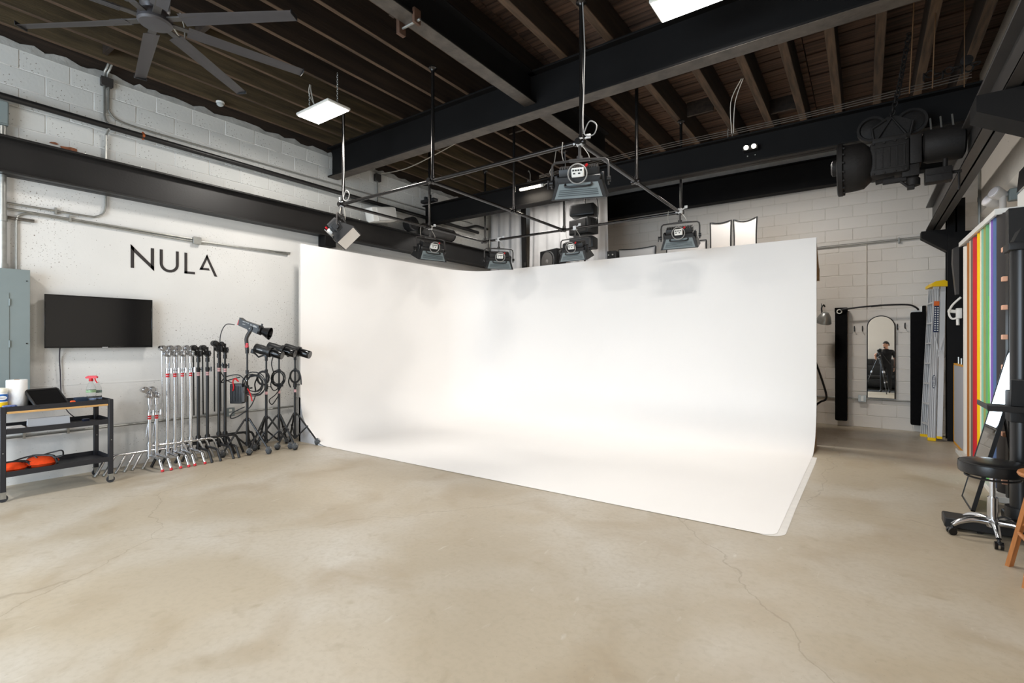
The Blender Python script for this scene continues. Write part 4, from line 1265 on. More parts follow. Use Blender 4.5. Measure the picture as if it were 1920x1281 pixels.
def light_stand(h, rot0, label):
    t = thing('light_stand', label, 'light stand', (0, 0, 0), rot0, 'black rolling light stands by the cyclorama')
    obj('lower_column', B().cyl((0, 0, 0.10), (0, 0, 0.86), 0.0165, seg=12), BLKM, t)
    obj('upper_column', B().cyl((0, 0, 0.84), (0, 0, h), 0.0115, seg=12), BLKM, t)
    k = obj('column_clamp', B().cyl((0, 0, 0.83), (0, 0, 0.90), 0.024, seg=12).cyl((0, 0, 1.05 if h > 1.1 else 1.0), (0, 0, 1.10 if h > 1.1 else 1.04), 0.02, seg=12), BLK, t)
    obj('clamp_knob', B().cyl((0.02, 0, 0.865), (0.055, 0, 0.865), 0.006, seg=6).box(0.05, 0.062, -0.022, 0.022, 0.855, 0.875, 0.003), BLK, k)
    obj('label_band', B().cyl((0, 0, 0.76), (0, 0, 0.80), 0.0173, seg=12), mat('white_red_band'), t)
    obj('apex_collar', B().cyl((0, 0, 0.425), (0, 0, 0.47), 0.026, seg=12), BLK, t)
    obj('lower_collar', B().cyl((0, 0, 0.11), (0, 0, 0.15), 0.026, seg=12), BLK, t)
    for k in range(3):
        a = 2 * PI * k / 3
        d = Vector((math.cos(a), math.sin(a), 0))
        s = Vector((-d.y, d.x, 0))
        lg = obj('leg', B().tube([d * 0.03 + Vector((0, 0, 0.455)), d * 0.30 + Vector((0, 0, 0.06))], 0.0125, 8), BLKM, t)
        obj('brace', B().tube([d * 0.028 + Vector((0, 0, 0.13)), d * 0.165 + Vector((0, 0, 0.27))], 0.0105, 6).cyl(d * 0.165 + Vector((0, 0, 0.27)) - s * 0.016, d * 0.165 + Vector((0, 0, 0.27)) + s * 0.016, 0.013, seg=8), BLKM, lg)
        c = d * 0.305 + Vector((0, 0, 0.037))
        obj('caster', B().cyl(c - s * 0.012, c + s * 0.012, 0.037, seg=14).tube([c + Vector((0, 0, 0.06)), c + Vector((0, 0, 0.04))], 0.012, 6), BLK, lg)
        obj('plastic_bag', B().ball(c + Vector((0, 0, 0.018)), 1, 0.044, 0.044, 0.046, 7, 5), PLAST, lg, smooth=False)
    return t


def strobe(parent_label, loc, rz):
    t = thing('strobe_head', parent_label, 'studio light', loc, rz, 'black strobe heads on the light stands')
    t.scale = (1.04, 1.04, 1.04)
    Rz = Matrix.Rotation(math.radians(98), 3, 'Y')
    T = Matrix.Translation((0, 0, 0.03)) @ Matrix.Rotation(math.radians(16), 4, 'Y')
    R4 = Matrix.Rotation(PI / 2, 3, 'Y')
    obj('body', B(T).lathe([(0.045, -0.15), (0.06, -0.145), (0.062, -0.05), (0.058, -0.04), (0.058, 0.06)], (0, 0, 0), 22, R4), BLK, t)
    obj('collar_ring', B(T).lathe([(0.066, 0.03), (0.07, 0.034), (0.07, 0.066), (0.066, 0.07)], (0, 0, 0), 22, R4), BLKM, t)
    obj('reflector', B(T).lathe([(0.052, 0.07), (0.054, 0.075), (0.054, 0.215), (0.05, 0.22), (0.048, 0.2)], (0, 0, 0), 22, R4), BLKG, t)
    obj('front_cap', B(T).lathe([(0.005, 0.216), (0.051, 0.216), (0.051, 0.221), (0.005, 0.222)], (0, 0, 0), 22, R4), mat('frosted_front', (92, 90, 88), 0.4), t)
    obj('tilt_bracket', B().box(-0.018, 0.018, -0.012, 0.012, -0.06, 0.01, 0.004).cyl((0, -0.03, -0.02), (0, 0.03, -0.02), 0.022, seg=12).cyl((0, 0, -0.10), (0, 0, -0.05), 0.018, seg=12).tube([(-0.02, 0, -0.02), (-0.10, 0, -0.05), (-0.15, 0, 0.0)], 0.012, 6), BLK, t)
    obj('rear_grip', B(T).box(-0.19, -0.14, -0.018, 0.018, -0.08, -0.02, 0.008), BLK, t)
    obj('print_strip', B(T).box(-0.1, -0.02, -0.0635, -0.0615, -0.006, 0.006), mat('grey_print', (150, 150, 150), 0.4), t)
    return t


CABLE = mat('black_cable', (24, 24, 25), 0.55)
LS = [(-6.66, 3.315, 1.36, 0.5), (-6.63, 3.555, 1.22, 0.9), (-6.63, 3.735, 1.24, 0.2), (-6.60, 3.955, 1.22, 0.75)]
labs = ['black light stand carrying the large red-backed lamp and its ballast', 'black light stand with neat coiled cable, second from the tall black grip stands',
        'black light stand with loosely tangled cable, between two other strobe stands', 'black light stand nearest the cyclorama edge with a small cable coil']
for i, (x, y, h, r) in enumerate(LS):
    s = light_stand(h, r, labs[i])
    s.location = (x, y, 0)
cv = math.atan2(0.58, 0.81)
sl = ['black strobe head on the stand second from the black grip stands, lowest of the three', 'black strobe head on the middle strobe stand with tangled cable', 'black strobe head closest to the cyclorama edge']
for i in range(3):
    x, y, h, r = LS[i + 1]
    strobe(sl[i], (x, y, h + 0.10), cv + (0.0, 0.05, -0.08)[i])
# coiled cables hanging on the stands
def coil(label, c, R1, turns, r, tail, sq=1.15, messy=0.01, seed=1):
    q = random.Random(seed)
    b = B()
    e1 = Vector((0.81, 0.58, 0))
    nn = Vector((-0.58, 0.81, 0))
    pts = []
    for k in range(turns * 18):
        a = 2 * PI * k / 18
        rad = R1 * (1 + messy * 6 * math.sin(a * 0.37 + seed) + q.uniform(-messy, messy))
        pts.append(Vector(c) + e1 * math.cos(a) * rad + Vector((0, 0, math.sin(a) * rad * sq)) - nn * (0.02 + 0.004 * (k // 18)))
    b.tube(pts, r, 6)
    for tl in tail:
        b.tube(sm([Vector(c) + e1 * p[0] + Vector((0, 0, p[1])) - nn * p[2] for p in tl]), r, 6)
    return tag(obj('coiled_cable', b, CABLE), label, 'cable', 'coiled black cables on the light stands')


coil('tight round coil of black cable hung on the second light stand', (-6.63 - .02, 3.555 - .02, 0.985), 0.078, 5, 0.009, [[(-0.08, 0, 0.03), (-0.11, -0.08, 0.03), (-0.10, -0.16, 0.03), (-0.11, -0.19, 0.03)]])
coil('messy loops of black cable hung on the third light stand', (-6.63, 3.735, 0.97), 0.085, 5, 0.007, [[(-0.05, 0.05, 0.03), (-0.09, 0.2, 0.03), (-0.06, 0.33, 0.02)], [(-0.08, 0, 0.03), (-0.1, -0.1, 0.03), (-0.05, -0.17, 0.03), (0.05, -0.1, 0.03), (-0.03, -0.22, 0.03), (-0.12, -0.3, 0.03), (-0.08, -0.36, 0.03), (0.0, -0.25, 0.03)]], 1.15, 0.03, 5)
coil('oval coil of black cable hung on the stand nearest the cyclorama', (-6.60 + .02, 3.955, 0.99), 0.068, 5, 0.009, [[(-0.07, 0, 0.03), (-0.09, -0.08, 0.03), (-0.06, -0.16, 0.03)], [(0.05, 0.08, 0.03), (0.08, 0.0, 0.03), (0.09, -0.12, 0.03)]], 1.3)
coil('large tangle of black cable hung on the stand of the red-backed lamp', (-6.66 + .09, 3.315 + .06, 0.92), 0.13, 5, 0.007, [[(-0.12, 0.05, 0.03), (-0.2, 0.12, 0.04), (-0.35, 0.1, 0.05), (-0.42, 0.02, 0.05), (-0.30, 0.06, 0.05), (-0.18, 0.09, 0.04)], [(0.02, -0.15, 0.03), (-0.05, -0.3, 0.03), (-0.2, -0.42, 0.04), (-0.3, -0.45, 0.04), (-0.28, -0.38, 0.04), (-0.12, -0.3, 0.04)]], 1.0, 0.04, 9)

# big lamp head
t = thing('studio_lamp_head', 'black lamp head with red back plate and cone reflector on the tallest light stand', 'studio light', (-6.66, 3.315, 1.36), cv)
t.scale = (0.8, 0.8, 0.95)
obj('yoke_arm', B().tube(sm([(-0.0, 0, 0.0), (-0.01, 0.0, 0.1), (-0.01, 0.0, 0.18), (0.04, 0, 0.26), (0.06, 0, 0.29)]), [0.02] + [0.03] * 23 + [0.02], 10), STEELG, t)
obj('receiver', B().cyl((0, 0, -0.04), (0, 0, 0.03), 0.028, seg=12), BLK, t)
obj('red_knob', B().cyl((0.02, -0.035, 0.06), (0.02, -0.065, 0.06), 0.022, seg=12).cyl((0.02, -0.035, 0.09), (0.02, -0.055, 0.09), 0.018, seg=12), RED, t)
T = Matrix.Translation((0.08, 0, 0.325)) @ Matrix.Rotation(math.radians(17), 4, 'Y')
bd = obj('lamp_body', B(T).prism([(-0.2, -0.055, -0.035), (0.13, -0.055, -0.06), (0.13, -0.055, 0.06), (-0.14, -0.055, 0.055), (-0.21, -0.055, 0.075)], (0, 0.11, 0)), BLKM, t)
obj('pivot_disc', B(T).cyl((-0.0, -0.055, -0.02), (0.0, -0.072, -0.02), 0.042, seg=20), BLK, bd)
obj('red_back', B(T).prism([(-0.206, -0.05, -0.03), (-0.222, -0.05, -0.035), (-0.218, -0.05, 0.03), (-0.206, -0.05, 0.06)], (0, 0.1, 0)), RED, t, smooth=False)
obj('front_mount', B(T).lathe([(0.05, 0.13), (0.068, 0.135), (0.068, 0.165), (0.05, 0.17)], (0, 0, 0), 20, Matrix.Rotation(PI / 2, 3, 'Y')).box(0.135, 0.16, -0.012, 0.012, 0.06, 0.095, 0.003), BLK, t)
obj('cone_reflector', B(T).lathe([(0.045, 0.165), (0.088, 0.305), (0.09, 0.31), (0.086, 0.31), (0.042, 0.18)], (0, 0, 0), 24, Matrix.Rotation(PI / 2, 3, 'Y')), BLKG, t)
obj('lamp_glass', B(T).lathe([(0.002, 0.2), (0.05, 0.2), (0.05, 0.205), (0.002, 0.206)], (0, 0, 0), 20, Matrix.Rotation(PI / 2, 3, 'Y')), mat('silver_plate'), t)
e = Euler((PI / 2, math.radians(17), 0))
for (txt, x, z, s_) in (('LIGHT STORM', -0.09, 0.042, 0.017), ('LS 600d', 0.045, 0.03, 0.034), ('aputure', -0.11, 0.008, 0.016), ('K', -0.0, -0.02, 0.03)):
    p = T @ Vector((x, -0.0563 if txt != 'K' else -0.073, z))
    lettering('lettering', txt if txt != 'K' else 'A', s_, TXT, t, p, (PI / 2, math.radians(17), 0), 0.0006)
t = thing('ballast', 'black finned power ballast hung from the red-backed lamp stand', 'ballast', (-6.72, 3.24, 0.665), cv)
obj('ballast_case', B().box(-0.10, 0.06, -0.045, 0.045, 0, 0.26, 0.01), BLK, t)
b = B()
for k in range(7):
    b.box(-0.092 + 0.021 * k, -0.084 + 0.021 * k, -0.052, -0.044, 0.03, 0.23)
tag(obj('cooling_fin', b, BLK, t), kind='stuff')
obj('face_plate', B().box(0.062, 0.1, -0.05, 0.03, 0.02, 0.22, 0.004).cyl((0.08, -0.05, 0.16), (0.08, -0.06, 0.16), 0.014, seg=10), STEELG, t)
obj('hook', B().tube(sm([(0.04, 0, 0.26), (0.05, -0.0, 0.31), (0.09, 0, 0.32), (0.1, 0, 0.28)]), 0.007, 6), GALV, t)
obj('red_strap', B().tube(sm([(-0.02, -0.05, 0.33), (-0.05, -0.055, 0.3), (-0.04, -0.06, 0.22), (-0.05, -0.06, 0.17)]), 0.008, 6).tube(sm([(-0.02, -0.05, 0.33), (0.0, -0.05, 0.31), (0.02, -0.05, 0.29)]), 0.01, 6).tube(sm([(0.14, -0.06, 0.2), (0.17, -0.06, 0.15), (0.2, -0.06, 0.05), (0.2, -0.06, 0.04)]), 0.007, 6), RED, t)
single('lamp_lead', B().tube(sm([(-6.79, 3.215, 1.70), (-6.87, 3.14, 1.70), (-6.93, 3.10, 1.55), (-6.93, 3.10, 1.3), (-6.92, 3.09, 1.12), (-6.88, 3.13, 1.0), (-6.84, 3.17, 0.95), (-6.80, 3.2, 0.93)]), 0.006, 6), CABLE, 'thin black lead drooping from the red-backed lamp down to its ballast', 'cable')
# ------------------------------------------------------------------ behind the cyclorama: shelf, curtains, speakers, fabric panels
st = thing('storage_shelf', 'plywood storage platform on posts behind the cyclorama', 'shelf', (-3.5, 9.0, 0))
obj('deck', B().box(-3.4, 2.85, -0.72, -0.05, 2.72, 2.76), PLY, st)
for x in (-3.3, -1.3, 0.8, 2.75):
    for y in (-0.70, -0.12):
        obj('post', B().box(x, x + 0.07, y, y + 0.07, 0, 2.72), PLY, st)


def curtain(label, x0, x1, y, z0, z1, seed, hem=None):
    q = random.Random(seed)
    b = B()
    n = max(16, int((x1 - x0) / 0.03))
    m = 10
    ph = [q.uniform(0, 6) for _ in range(4)]
    g = []
    for i in range(n + 1):
        u = i / n
        x = x0 + (x1 - x0) * u
        f = 0.035 * math.sin(x * 21 + ph[0]) + 0.02 * math.sin(x * 39 + ph[1]) + 0.03 * math.sin(x * 9 + ph[2])
        row = []
        for j in range(m + 1):
            v = j / m
            zb = z0 + (hem(u) if hem else 0)
            row.append(b._v((x + 0.02 * v * math.sin(x * 6 + 2 * v), y + f * (0.55 + 0.6 * v), z1 + (zb - z1) * v)))
        g.append(row)
    for i in range(n):
        for j in range(m):
            b.bm.faces.new((g[i][j], g[i + 1][j], g[i + 1][j + 1], g[i][j + 1]))
    o = obj('curtain', b, CLOTHW, ang=180)
    s = o.modifiers.new('cloth', 'SOLIDIFY')
    s.thickness = 0.006
    return tag(o, label, 'curtain', 'white curtains behind the cyclorama corner')


curtain('white hanging curtain left of the black post behind the cyclorama corner', -7.02, -6.13, 9.05, 2.80, 4.45, 1)
curtain('white curtain right of the black post, its hem bunched beside the loudspeaker', -5.96, -4.66, 9.05, 2.80, 4.45, 2, lambda u: 0.0 if u < 0.2 else 0.22 * min(1, (u - 0.2) * 3))
curtain('greyish gathered curtain behind the hanging black speakers, nearest the block wall', -4.66, -4.17, 9.10, 2.80, 4.45, 3)
single('curtain_rail', B().cyl((-7.1, 9.05, 4.47), (-4.1, 9.05, 4.47), 0.018, seg=8), PIPEM, 'steel curtain rail under the second girder', 'rail')
t = thing('black_post', 'leaning black steel post between the two white curtains', 'post', (-5.99, 8.95, 0))
obj('post_shaft', B().prism([(-0.05, 0, 0), (0.05, 0, 0), (-0.055, 0, 4.5), (-0.145, 0, 4.5)], (0, 0.06, 0)), STEEL, t, smooth=False)
obj('switch_plate', B().box(-0.06, -0.01, -0.012, 0, 3.12, 3.2, 0.003), STEELG, t)

t = thing('loudspeaker', 'black loudspeaker with a large round cone standing above the cyclorama edge', 'speaker', (-5.30, 8.72, 2.76), -0.35)
obj('cabinet', B().box(-0.27, 0.27, -0.0, 0.26, 0, 0.60, 0.01), BLK, t)
Rf = Matrix.Rotation(PI / 2, 3, 'X')
obj('surround', B().lathe([(0.215, 0.0), (0.215, 0.012), (0.20, 0.02), (0.19, 0.012), (0.185, 0.0)], (0, 0, 0.36), 30, Rf), mat('rubber_surround', (70, 70, 70), 0.45), t)
obj('speaker_cone', B().lathe([(0.187, 0.012), (0.12, -0.03), (0.06, -0.05), (0.05, -0.045)], (0, -0.02, 0.36), 30, Rf), mat('cone_paper', (96, 94, 92), 0.5), t)
obj('dust_cap', B().lathe([(0.07, -0.02), (0.06, 0.004), (0.03, 0.018), (0.003, 0.022)], (0, -0.02, 0.36), 20, Rf), mat('cap_grey', (130, 128, 126), 0.4), t)
t = thing('stage_speaker', 'pair of black speakers strapped one above the other in front of the curtain', 'speaker', (-4.40, 8.55, 3.25))
for i, (z, r) in enumerate(((0.62, 0.2), (0.27, -0.25), (0.0, 0.15))):
    R = Matrix.Rotation(r, 3, 'Z')
    q = obj('speaker_box', B().box(-0.24, 0.24, -0.16, 0.16, z, z + (0.30 if i == 1 else 0.22), 0.03, R), BLK, t)
    obj('speaker_grille', B().box(-0.20, 0.20, -0.17, -0.158, z + 0.03, z + (0.27 if i == 1 else 0.19), 0.004, R), BLKM, q)
obj('cable', B().tube(sm([(0.2, -0.1, 1.05), (0.33, -0.12, 0.9), (0.36, -0.12, 0.6), (0.28, -0.12, 0.38), (0.2, -0.12, 0.36)]), 0.009, 6), CABLE, t)
obj('support_pole', B().cyl((0.0, 0.05, -0.49), (0, 0.05, 0.0), 0.02, seg=10).cyl((0, 0.05, 0.8), (0, 0.05, 1.19), 0.015, seg=10), PIPEM, t)


def panel(label, x0, x1, zt, y, sag, rz=0.0):
    t = thing('softbox', label, 'softbox', ((x0 + x1) / 2, y, 2.76), rz, 'white faced softboxes stored above the cyclorama')
    wd, h = x1 - x0, zt - 2.76
    n = 10
    top = [(-wd / 2 + wd * k / n, h - sag * math.sin(PI * k / n)) for k in range(n + 1)]
    sdr = [(wd / 2 - 0.25 * sag * math.sin(PI * k / n), h - h * k / n) for k in range(1, n + 1)]
    sdl = [(-wd / 2 + 0.25 * sag * math.sin(PI * k / n), h * k / n) for k in range(n)]
    ol = top + sdr + sdl
    obj('fabric_face', B().prism([(x, 0.0, z) for x, z in ol], (0, 0.01, 0)), mat('white_diffusion_cloth', (188, 186, 184), 0.9), t, smooth=False)
    b = B()
    b.tube([(x, 0.0, z) for x, z in ol], 0.011, 6, True)
    obj('black_rim', b, BLK, t)
    cx, cz = 0, h / 2
    back = []
    b = B()
    b.prism([(x, 0.012, z) for x, z in ol], (0, 0.05, 0))
    obj('black_shell', b, BLK, t, smooth=False)
    return t


panel('tall white softbox standing above the cyclorama, left one of the tall pair', -2.115, -1.785, 3.47, 8.7, 0.03)
panel('tall white softbox standing above the cyclorama, right one of the tall pair', -1.755, -1.405, 3.475, 8.72, 0.05)
panel('low white softbox beside the small black box above the cyclorama', -3.745, -3.05, 3.19, 8.7, 0.02)
panel('low white softbox partly behind the far right panel lamp', -2.86, -2.19, 3.20, 8.74, 0.0)
t = thing('amplifier', 'small black box with knobs beside the low softbox', 'amplifier', (-3.84, 8.66, 2.76))
obj('case', B().box(-0.09, 0.08, -0.08, 0.1, 0, 0.405, 0.006), BLK, t)
obj('knob', B().cyl((-0.05, -0.08, 0.33), (-0.05, -0.1, 0.33), 0.014, seg=8).cyl((0.03, -0.08, 0.33), (0.03, -0.1, 0.33), 0.014, seg=8), GALV, t)

# above the left beam
t = thing('floodlight_housing', 'white plastic floodlight housing tilted on top of the left steel beam', 'floodlight', (-6.86, 5.75, 3.56), 0.0)
Tm = Matrix.Translation((0.0, 0, 0.14)) @ Matrix.Rotation(math.radians(12), 4, 'X')
obj('shell', B(Tm).box(-0.16, 0.06, -0.27, 0.27, -0.13, 0.13, 0.05), mat('ivory_plastic', (222, 220, 214), 0.4), t)
obj('front_lens', B(Tm).box(0.055, 0.075, -0.17, 0.24, -0.115, 0.105, 0.02), mat('frosted_lens', (206, 204, 200), 0.3), t)
t = thing('black_drum', 'short black round drum lying on the left steel beam', 'drum', (-6.98, 6.46, 3.545))
obj('drum_body', B().lathe([(0.02, -0.04), (0.10, -0.04), (0.13, -0.02), (0.13, 0.14), (0.11, 0.16), (0.02, 0.16)], (0, 0, 0.13), 24, Matrix.Rotation(PI / 2, 3, 'Y')), BLK, t)
obj('drum_face', B().lathe([(0.01, 0.158), (0.07, 0.158), (0.08, 0.164), (0.06, 0.172), (0.01, 0.168)], (0, 0, 0.13), 20, Matrix.Rotation(PI / 2, 3, 'Y')), BLKM, t)
t = thing('black_cylinder', 'long dark cylinder lying along the left steel beam under the second girder', 'cylinder', (-6.98, 7.25, 3.545))
obj('cylinder_body', B().lathe([(0.02, -0.48), (0.08, -0.47), (0.115, -0.42), (0.12, 0.36), (0.10, 0.42), (0.03, 0.45)], (0, 0, 0.12), 22, Matrix.Rotation(-PI / 2, 3, 'X')), mat('dark_grey_duct', (58, 56, 55), 0.5), t)
obj('end_ring', B().torus((0, 0.40, 0.12), 0.112, 0.01, 'y', 22, 6), BLK, t)
t = thing('motor_unit', 'small cluttered black fitting where the second girder meets the left wall', 'fitting', (-7.02, 6.98, 4.18))
obj('motor_body', B().box(-0.06, 0.3, -0.12, 0.0, 0.0, 0.06, 0.01).cyl((0.03, -0.06, 0.06), (0.03, -0.06, 0.12), 0.035, seg=10).cyl((0.14, -0.06, 0.06), (0.14, -0.06, 0.14), 0.03, seg=10), BLK, t)
obj('wire', B().tube(sm([(0.14, -0.06, 0.14), (0.3, -0.08, 0.16), (0.45, -0.1, 0.08)]), 0.006, 6), GALV, t)
t = thing('junction_box', 'dark junction box hanging on the wall behind the deep girder', 'electrical box', (X0, 5.85, 4.35))
obj('box_body', B().box(0.0, 0.06, -0.06, 0.06, 0, 0.13, 0.006), BLKM, t)
obj('box_lid', B().box(0.06, 0.066, -0.062, 0.062, -0.003, 0.133, 0.003), STEELG, t)
single('conduit', B().tube([(X0 + .03, 5.85, 4.35), (X0 + .03, 5.85, 4.02)] + sm([(X0 + .03, 5.85, 3.98), (X0 + .03, 5.80, 3.92), (X0 + .03, 5.6, 3.90), (X0 + .03, 5.2, 3.9)], 4), 0.012, 8), GALV, 'conduit bending down from the junction box behind the deep girder', 'conduit')

# ------------------------------------------------------------------ back wall
single('conduit', B().cyl((-0.9, BY - .03, 3.152), (0.9, BY - .03, 3.17), 0.009, seg=8).cyl((-0.9, BY - .03, 3.178), (0.9, BY - .03, 3.196), 0.006, seg=8).box(0.45, 0.47, BY - .05, BY, 3.12, 3.21), GALV, 'thin double conduit high on the back block wall', 'conduit')
single('conduit', B().cyl((0.02, BY - .012, 2.05), (0.02, BY - .012, 3.15), 0.007, seg=8), mat('painted_conduit', (205, 197, 186), 0.5), 'thin painted vertical conduit above the arched mirror', 'conduit')
single('conduit', B().cyl((-0.9, BY - .025, 0.495), (0.66, BY - .025, 0.49), 0.012, seg=8), GALV, 'low conduit on the back wall running under the arched mirror', 'conduit')
t = thing('outlet_box', 'grey outlet box on the back wall left of the arched mirror', 'outlet', (-0.04, BY, 0.50))
obj('box_body', B().box(-0.055, 0.055, -0.055, 0, -0.055, 0.055, 0.005), GALV, t)
obj('cover_plate', B().box(-0.058, 0.058, -0.06, -0.055, -0.058, 0.058, 0.002), GALV, t)
obj('socket_face', B().box(-0.02, 0.02, -0.064, -0.06, -0.042, 0.042, 0.002), WHITE, t)

# arched mirror, turned and tipped slightly as it hangs
mr = thing('arched_mirror', 'tall arched mirror with a thin black frame on the back wall', 'mirror', (0.218, BY - 0.05, 0.523))
mr.rotation_euler = (math.radians(-0.75), 0, math.radians(-0.93))
wm, hm = 0.188, 1.39
arc = [(wm * math.cos(PI * k / 20), hm - wm + wm * math.sin(PI * k / 20)) for k in range(21)]
ol = [(-wm, 0), (wm, 0)] + arc
obj('glass', B().prism([(x, -0.002, z) for x, z in ol], (0, 0.004, 0)), MIRROR, mr, smooth=False)
obj('frame', B().tube([(x, 0.0, z) for x, z in [(-wm, 0.0), (-wm, hm - wm)] + arc[::-1][1:-1] + [(wm, hm - wm), (wm, 0.0)]], 0.008, 6, True), BLK, mr)
obj('backing', B().prism([(x * 0.99, 0.004, z) for x, z in ol], (0, 0.012, 0)), BLK, mr, smooth=False)
HK = [(-0.151, 1.69), (-0.037, 1.69), (0.441, 1.715), (0.539, 1.73)]
hl = ['coat hook furthest left on the back wall', 'coat hook just left of the arched mirror', 'coat hook just right of the arched mirror', 'coat hook beside the right black velvet sleeve']
hk = None
for (x, z), l in zip(HK, hl):
    if hk is None:
        hk = thing('coat_hook', 'small black ' + l, 'hook', (x, BY, z), 0, 'small black coat hooks on the back wall')
        obj('hook_plate', B().box(-0.009, 0.009, -0.006, 0, -0.02, 0.05, 0.002), BLKM, hk)
        obj('hook_prong', B().tube(sm([(0, -0.006, 0.0), (0, -0.02, -0.03), (0, -0.045, -0.035), (0, -0.055, -0.01)]), 0.006, 6).tube(sm([(0, -0.006, 0.035), (0, -0.03, 0.045), (0, -0.04, 0.06)]), 0.006, 6), BLKM, hk)
    else:
        dup(hk, (x, BY, z), 0, 'small black ' + l)
VELV = mat('black_velvet', (12, 12, 13), 0.95, noise=(16, 0.3), bump=(22, 0.35), spec=0.2)
t = thing('velvet_sleeve', 'long hanging black velvet sleeve on the left of the arched mirror', 'drape', (-0.335, BY - 0.1, 0.10))
obj('sleeve', B().box(-0.095, 0.085, -0.05, 0.05, 0, 1.93, 0.025), VELV, t)
obj('top_fold', B().box(-0.1, 0.09, -0.055, 0.055, 1.89, 1.97, 0.012), VELV, t)
obj('ring', B().torus((-0.03, -0.07, 1.90), 0.034, 0.009, 'y', 18, 6), WHITE, t)
t = thing('velvet_sleeve', 'long hanging black velvet sleeve between the arched mirror and the ladder', 'drape', (0.70, BY - 0.1, 0.12))
obj('sleeve', B().box(-0.095, 0.1, -0.06, 0.05, 0, 1.84, 0.025), VELV, t)
obj('top_fold', B().box(0.055, 0.1, -0.03, 0.05, 1.8, 1.94, 0.006), VELV, t)
obj('white_bracket', B().prism([(-0.09, -0.02, 1.84), (0.05, -0.02, 1.84), (0.05, -0.02, 1.925), (0.0, -0.02, 1.93), (-0.03, -0.02, 1.87), (-0.09, -0.02, 1.86)], (0, 0.05, 0)), WHITE, t, smooth=False)
single('bowed_rod', B().tube(sm([(-0.345, BY - .2, 2.03), (-0.15, BY - .2, 2.055), (0.15, BY - .2, 2.08), (0.45, BY - .2, 2.085), (0.6, BY - .2, 2.07), (0.68, BY - .19, 2.02), (0.70, BY - .17, 1.99)]), 0.014, 8).cyl((0.08, BY - .2, 2.072), (0.22, BY - .2, 2.083), 0.016, seg=8), BLK, 'bowed black rod arching over the mirror between the two velvet sleeves', 'rod')
t = thing('clamp_lamp', 'silver dome clamp lamp hung on the back wall beside the cyclorama edge', 'lamp', (-0.575, 10.05, 1.86))
Rt = Matrix.Rotation(math.radians(15), 3, 'Y') @ Matrix.Rotation(math.radians(25), 3, 'X')
obj('lamp_dome', B().lathe([(0.03, 0.13), (0.05, 0.12), (0.09, 0.06), (0.115, -0.02), (0.125, -0.05), (0.12, -0.05), (0.11, -0.02), (0.03, 0.11)], (0, 0, 0), 22, Rt), GALV, t)
obj('bulb', B().ball((0, 0, 0), 0.045, 1, 1, 1.2, 12, 8), WHITE, t)
obj('clamp', B().tube(sm([(-0.03, 0, 0.13), (-0.035, 0, 0.2), (-0.01, 0.02, 0.25), (0.01, 0.05, 0.22)]), 0.012, 6), BLK, t)
obj('cord', B().tube(sm([(-0.03, 0.02, 0.16), (-0.05, 0.2, 0.1), (-0.06, 0.4, 0.3)]), 0.005, 6), CABLE, t)
single('black_hose', B().tube(sm([(-0.85, 10.48, 1.5), (-0.72, 9.8, 1.25), (-0.63, 9.5, 1.05), (-0.55, 9.5, 0.78), (-0.51, 9.5, 0.60), (-0.53, 9.5, 0.53), (-0.60, 9.5, 0.49), (-0.7, 9.7, 0.35), (-0.75, 9.9, 0.02)]), 0.016, 8), CABLE, 'black hose looping out from behind the cyclorama edge', 'hose')

# ------------------------------------------------------------------ step ladder
lad = thing('step_ladder', 'folded aluminium step ladder with yellow top and feet leaning at the black column', 'ladder', (0.845, 9.66, 0))
# local x = side seen by the camera (folded depth), local y = ladder width
lad.rotation_euler = (math.radians(-2.0), math.radians(2.2), 0.14)
LH = 2.33
for k, (yy, nm) in enumerate(((-0.04, 'near'), (0.36, 'far'))):
    tp = 0.05 if k == 0 else 0.30
    fr = obj('front_rail', B().prism([(-0.09, yy, 0.03), (0.0, yy, 0.03), (-0.005, tp, LH), (-0.075, tp, LH)], (0, 0.024, 0)), ALU, lad, smooth=False)
    b = B()
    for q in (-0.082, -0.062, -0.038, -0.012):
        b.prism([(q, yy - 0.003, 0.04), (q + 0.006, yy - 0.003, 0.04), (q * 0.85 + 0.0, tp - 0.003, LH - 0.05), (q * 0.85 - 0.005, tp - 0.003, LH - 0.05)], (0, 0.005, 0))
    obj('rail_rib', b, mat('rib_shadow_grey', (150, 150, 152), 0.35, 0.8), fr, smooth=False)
    rr_ = obj('rear_rail', B().prism([(0.015, yy, 0.07), (0.075, yy, 0.07), (0.07, tp, LH - 0.02), (0.012, tp, LH - 0.02)], (0, 0.03, 0)), ALU, lad, smooth=False)
    obj('foot', B().box(-0.094, 0.004, yy - 0.006, yy + 0.03, 0.0, 0.05, 0.006), YELLOW, fr)
    obj('foot', B().box(0.012, 0.078, yy - 0.004, yy + 0.034, 0.04, 0.08, 0.006), YELLOW, rr_)
for k in range(7):
    f = (k + 0.75) / 7.6
    y0, y1 = -0.04 + 0.09 * f + 0.02, 0.36 - 0.06 * f + 0.01
    z = LH * f
    obj('step', B().box(-0.088 + 0.01 * f, -0.004, y0, y1, z - 0.012, z + 0.012, 0.003), ALU, lad)
obj('top_cap', B().prism([(-0.10, 0.0, LH - 0.02), (0.085, 0.0, LH - 0.02), (0.085, 0.0, LH + 0.05), (0.04, 0.0, LH + 0.075), (-0.06, 0.0, LH + 0.055), (-0.10, 0.0, LH + 0.02)], (0, 0.37, 0)), YELLOW, lad)
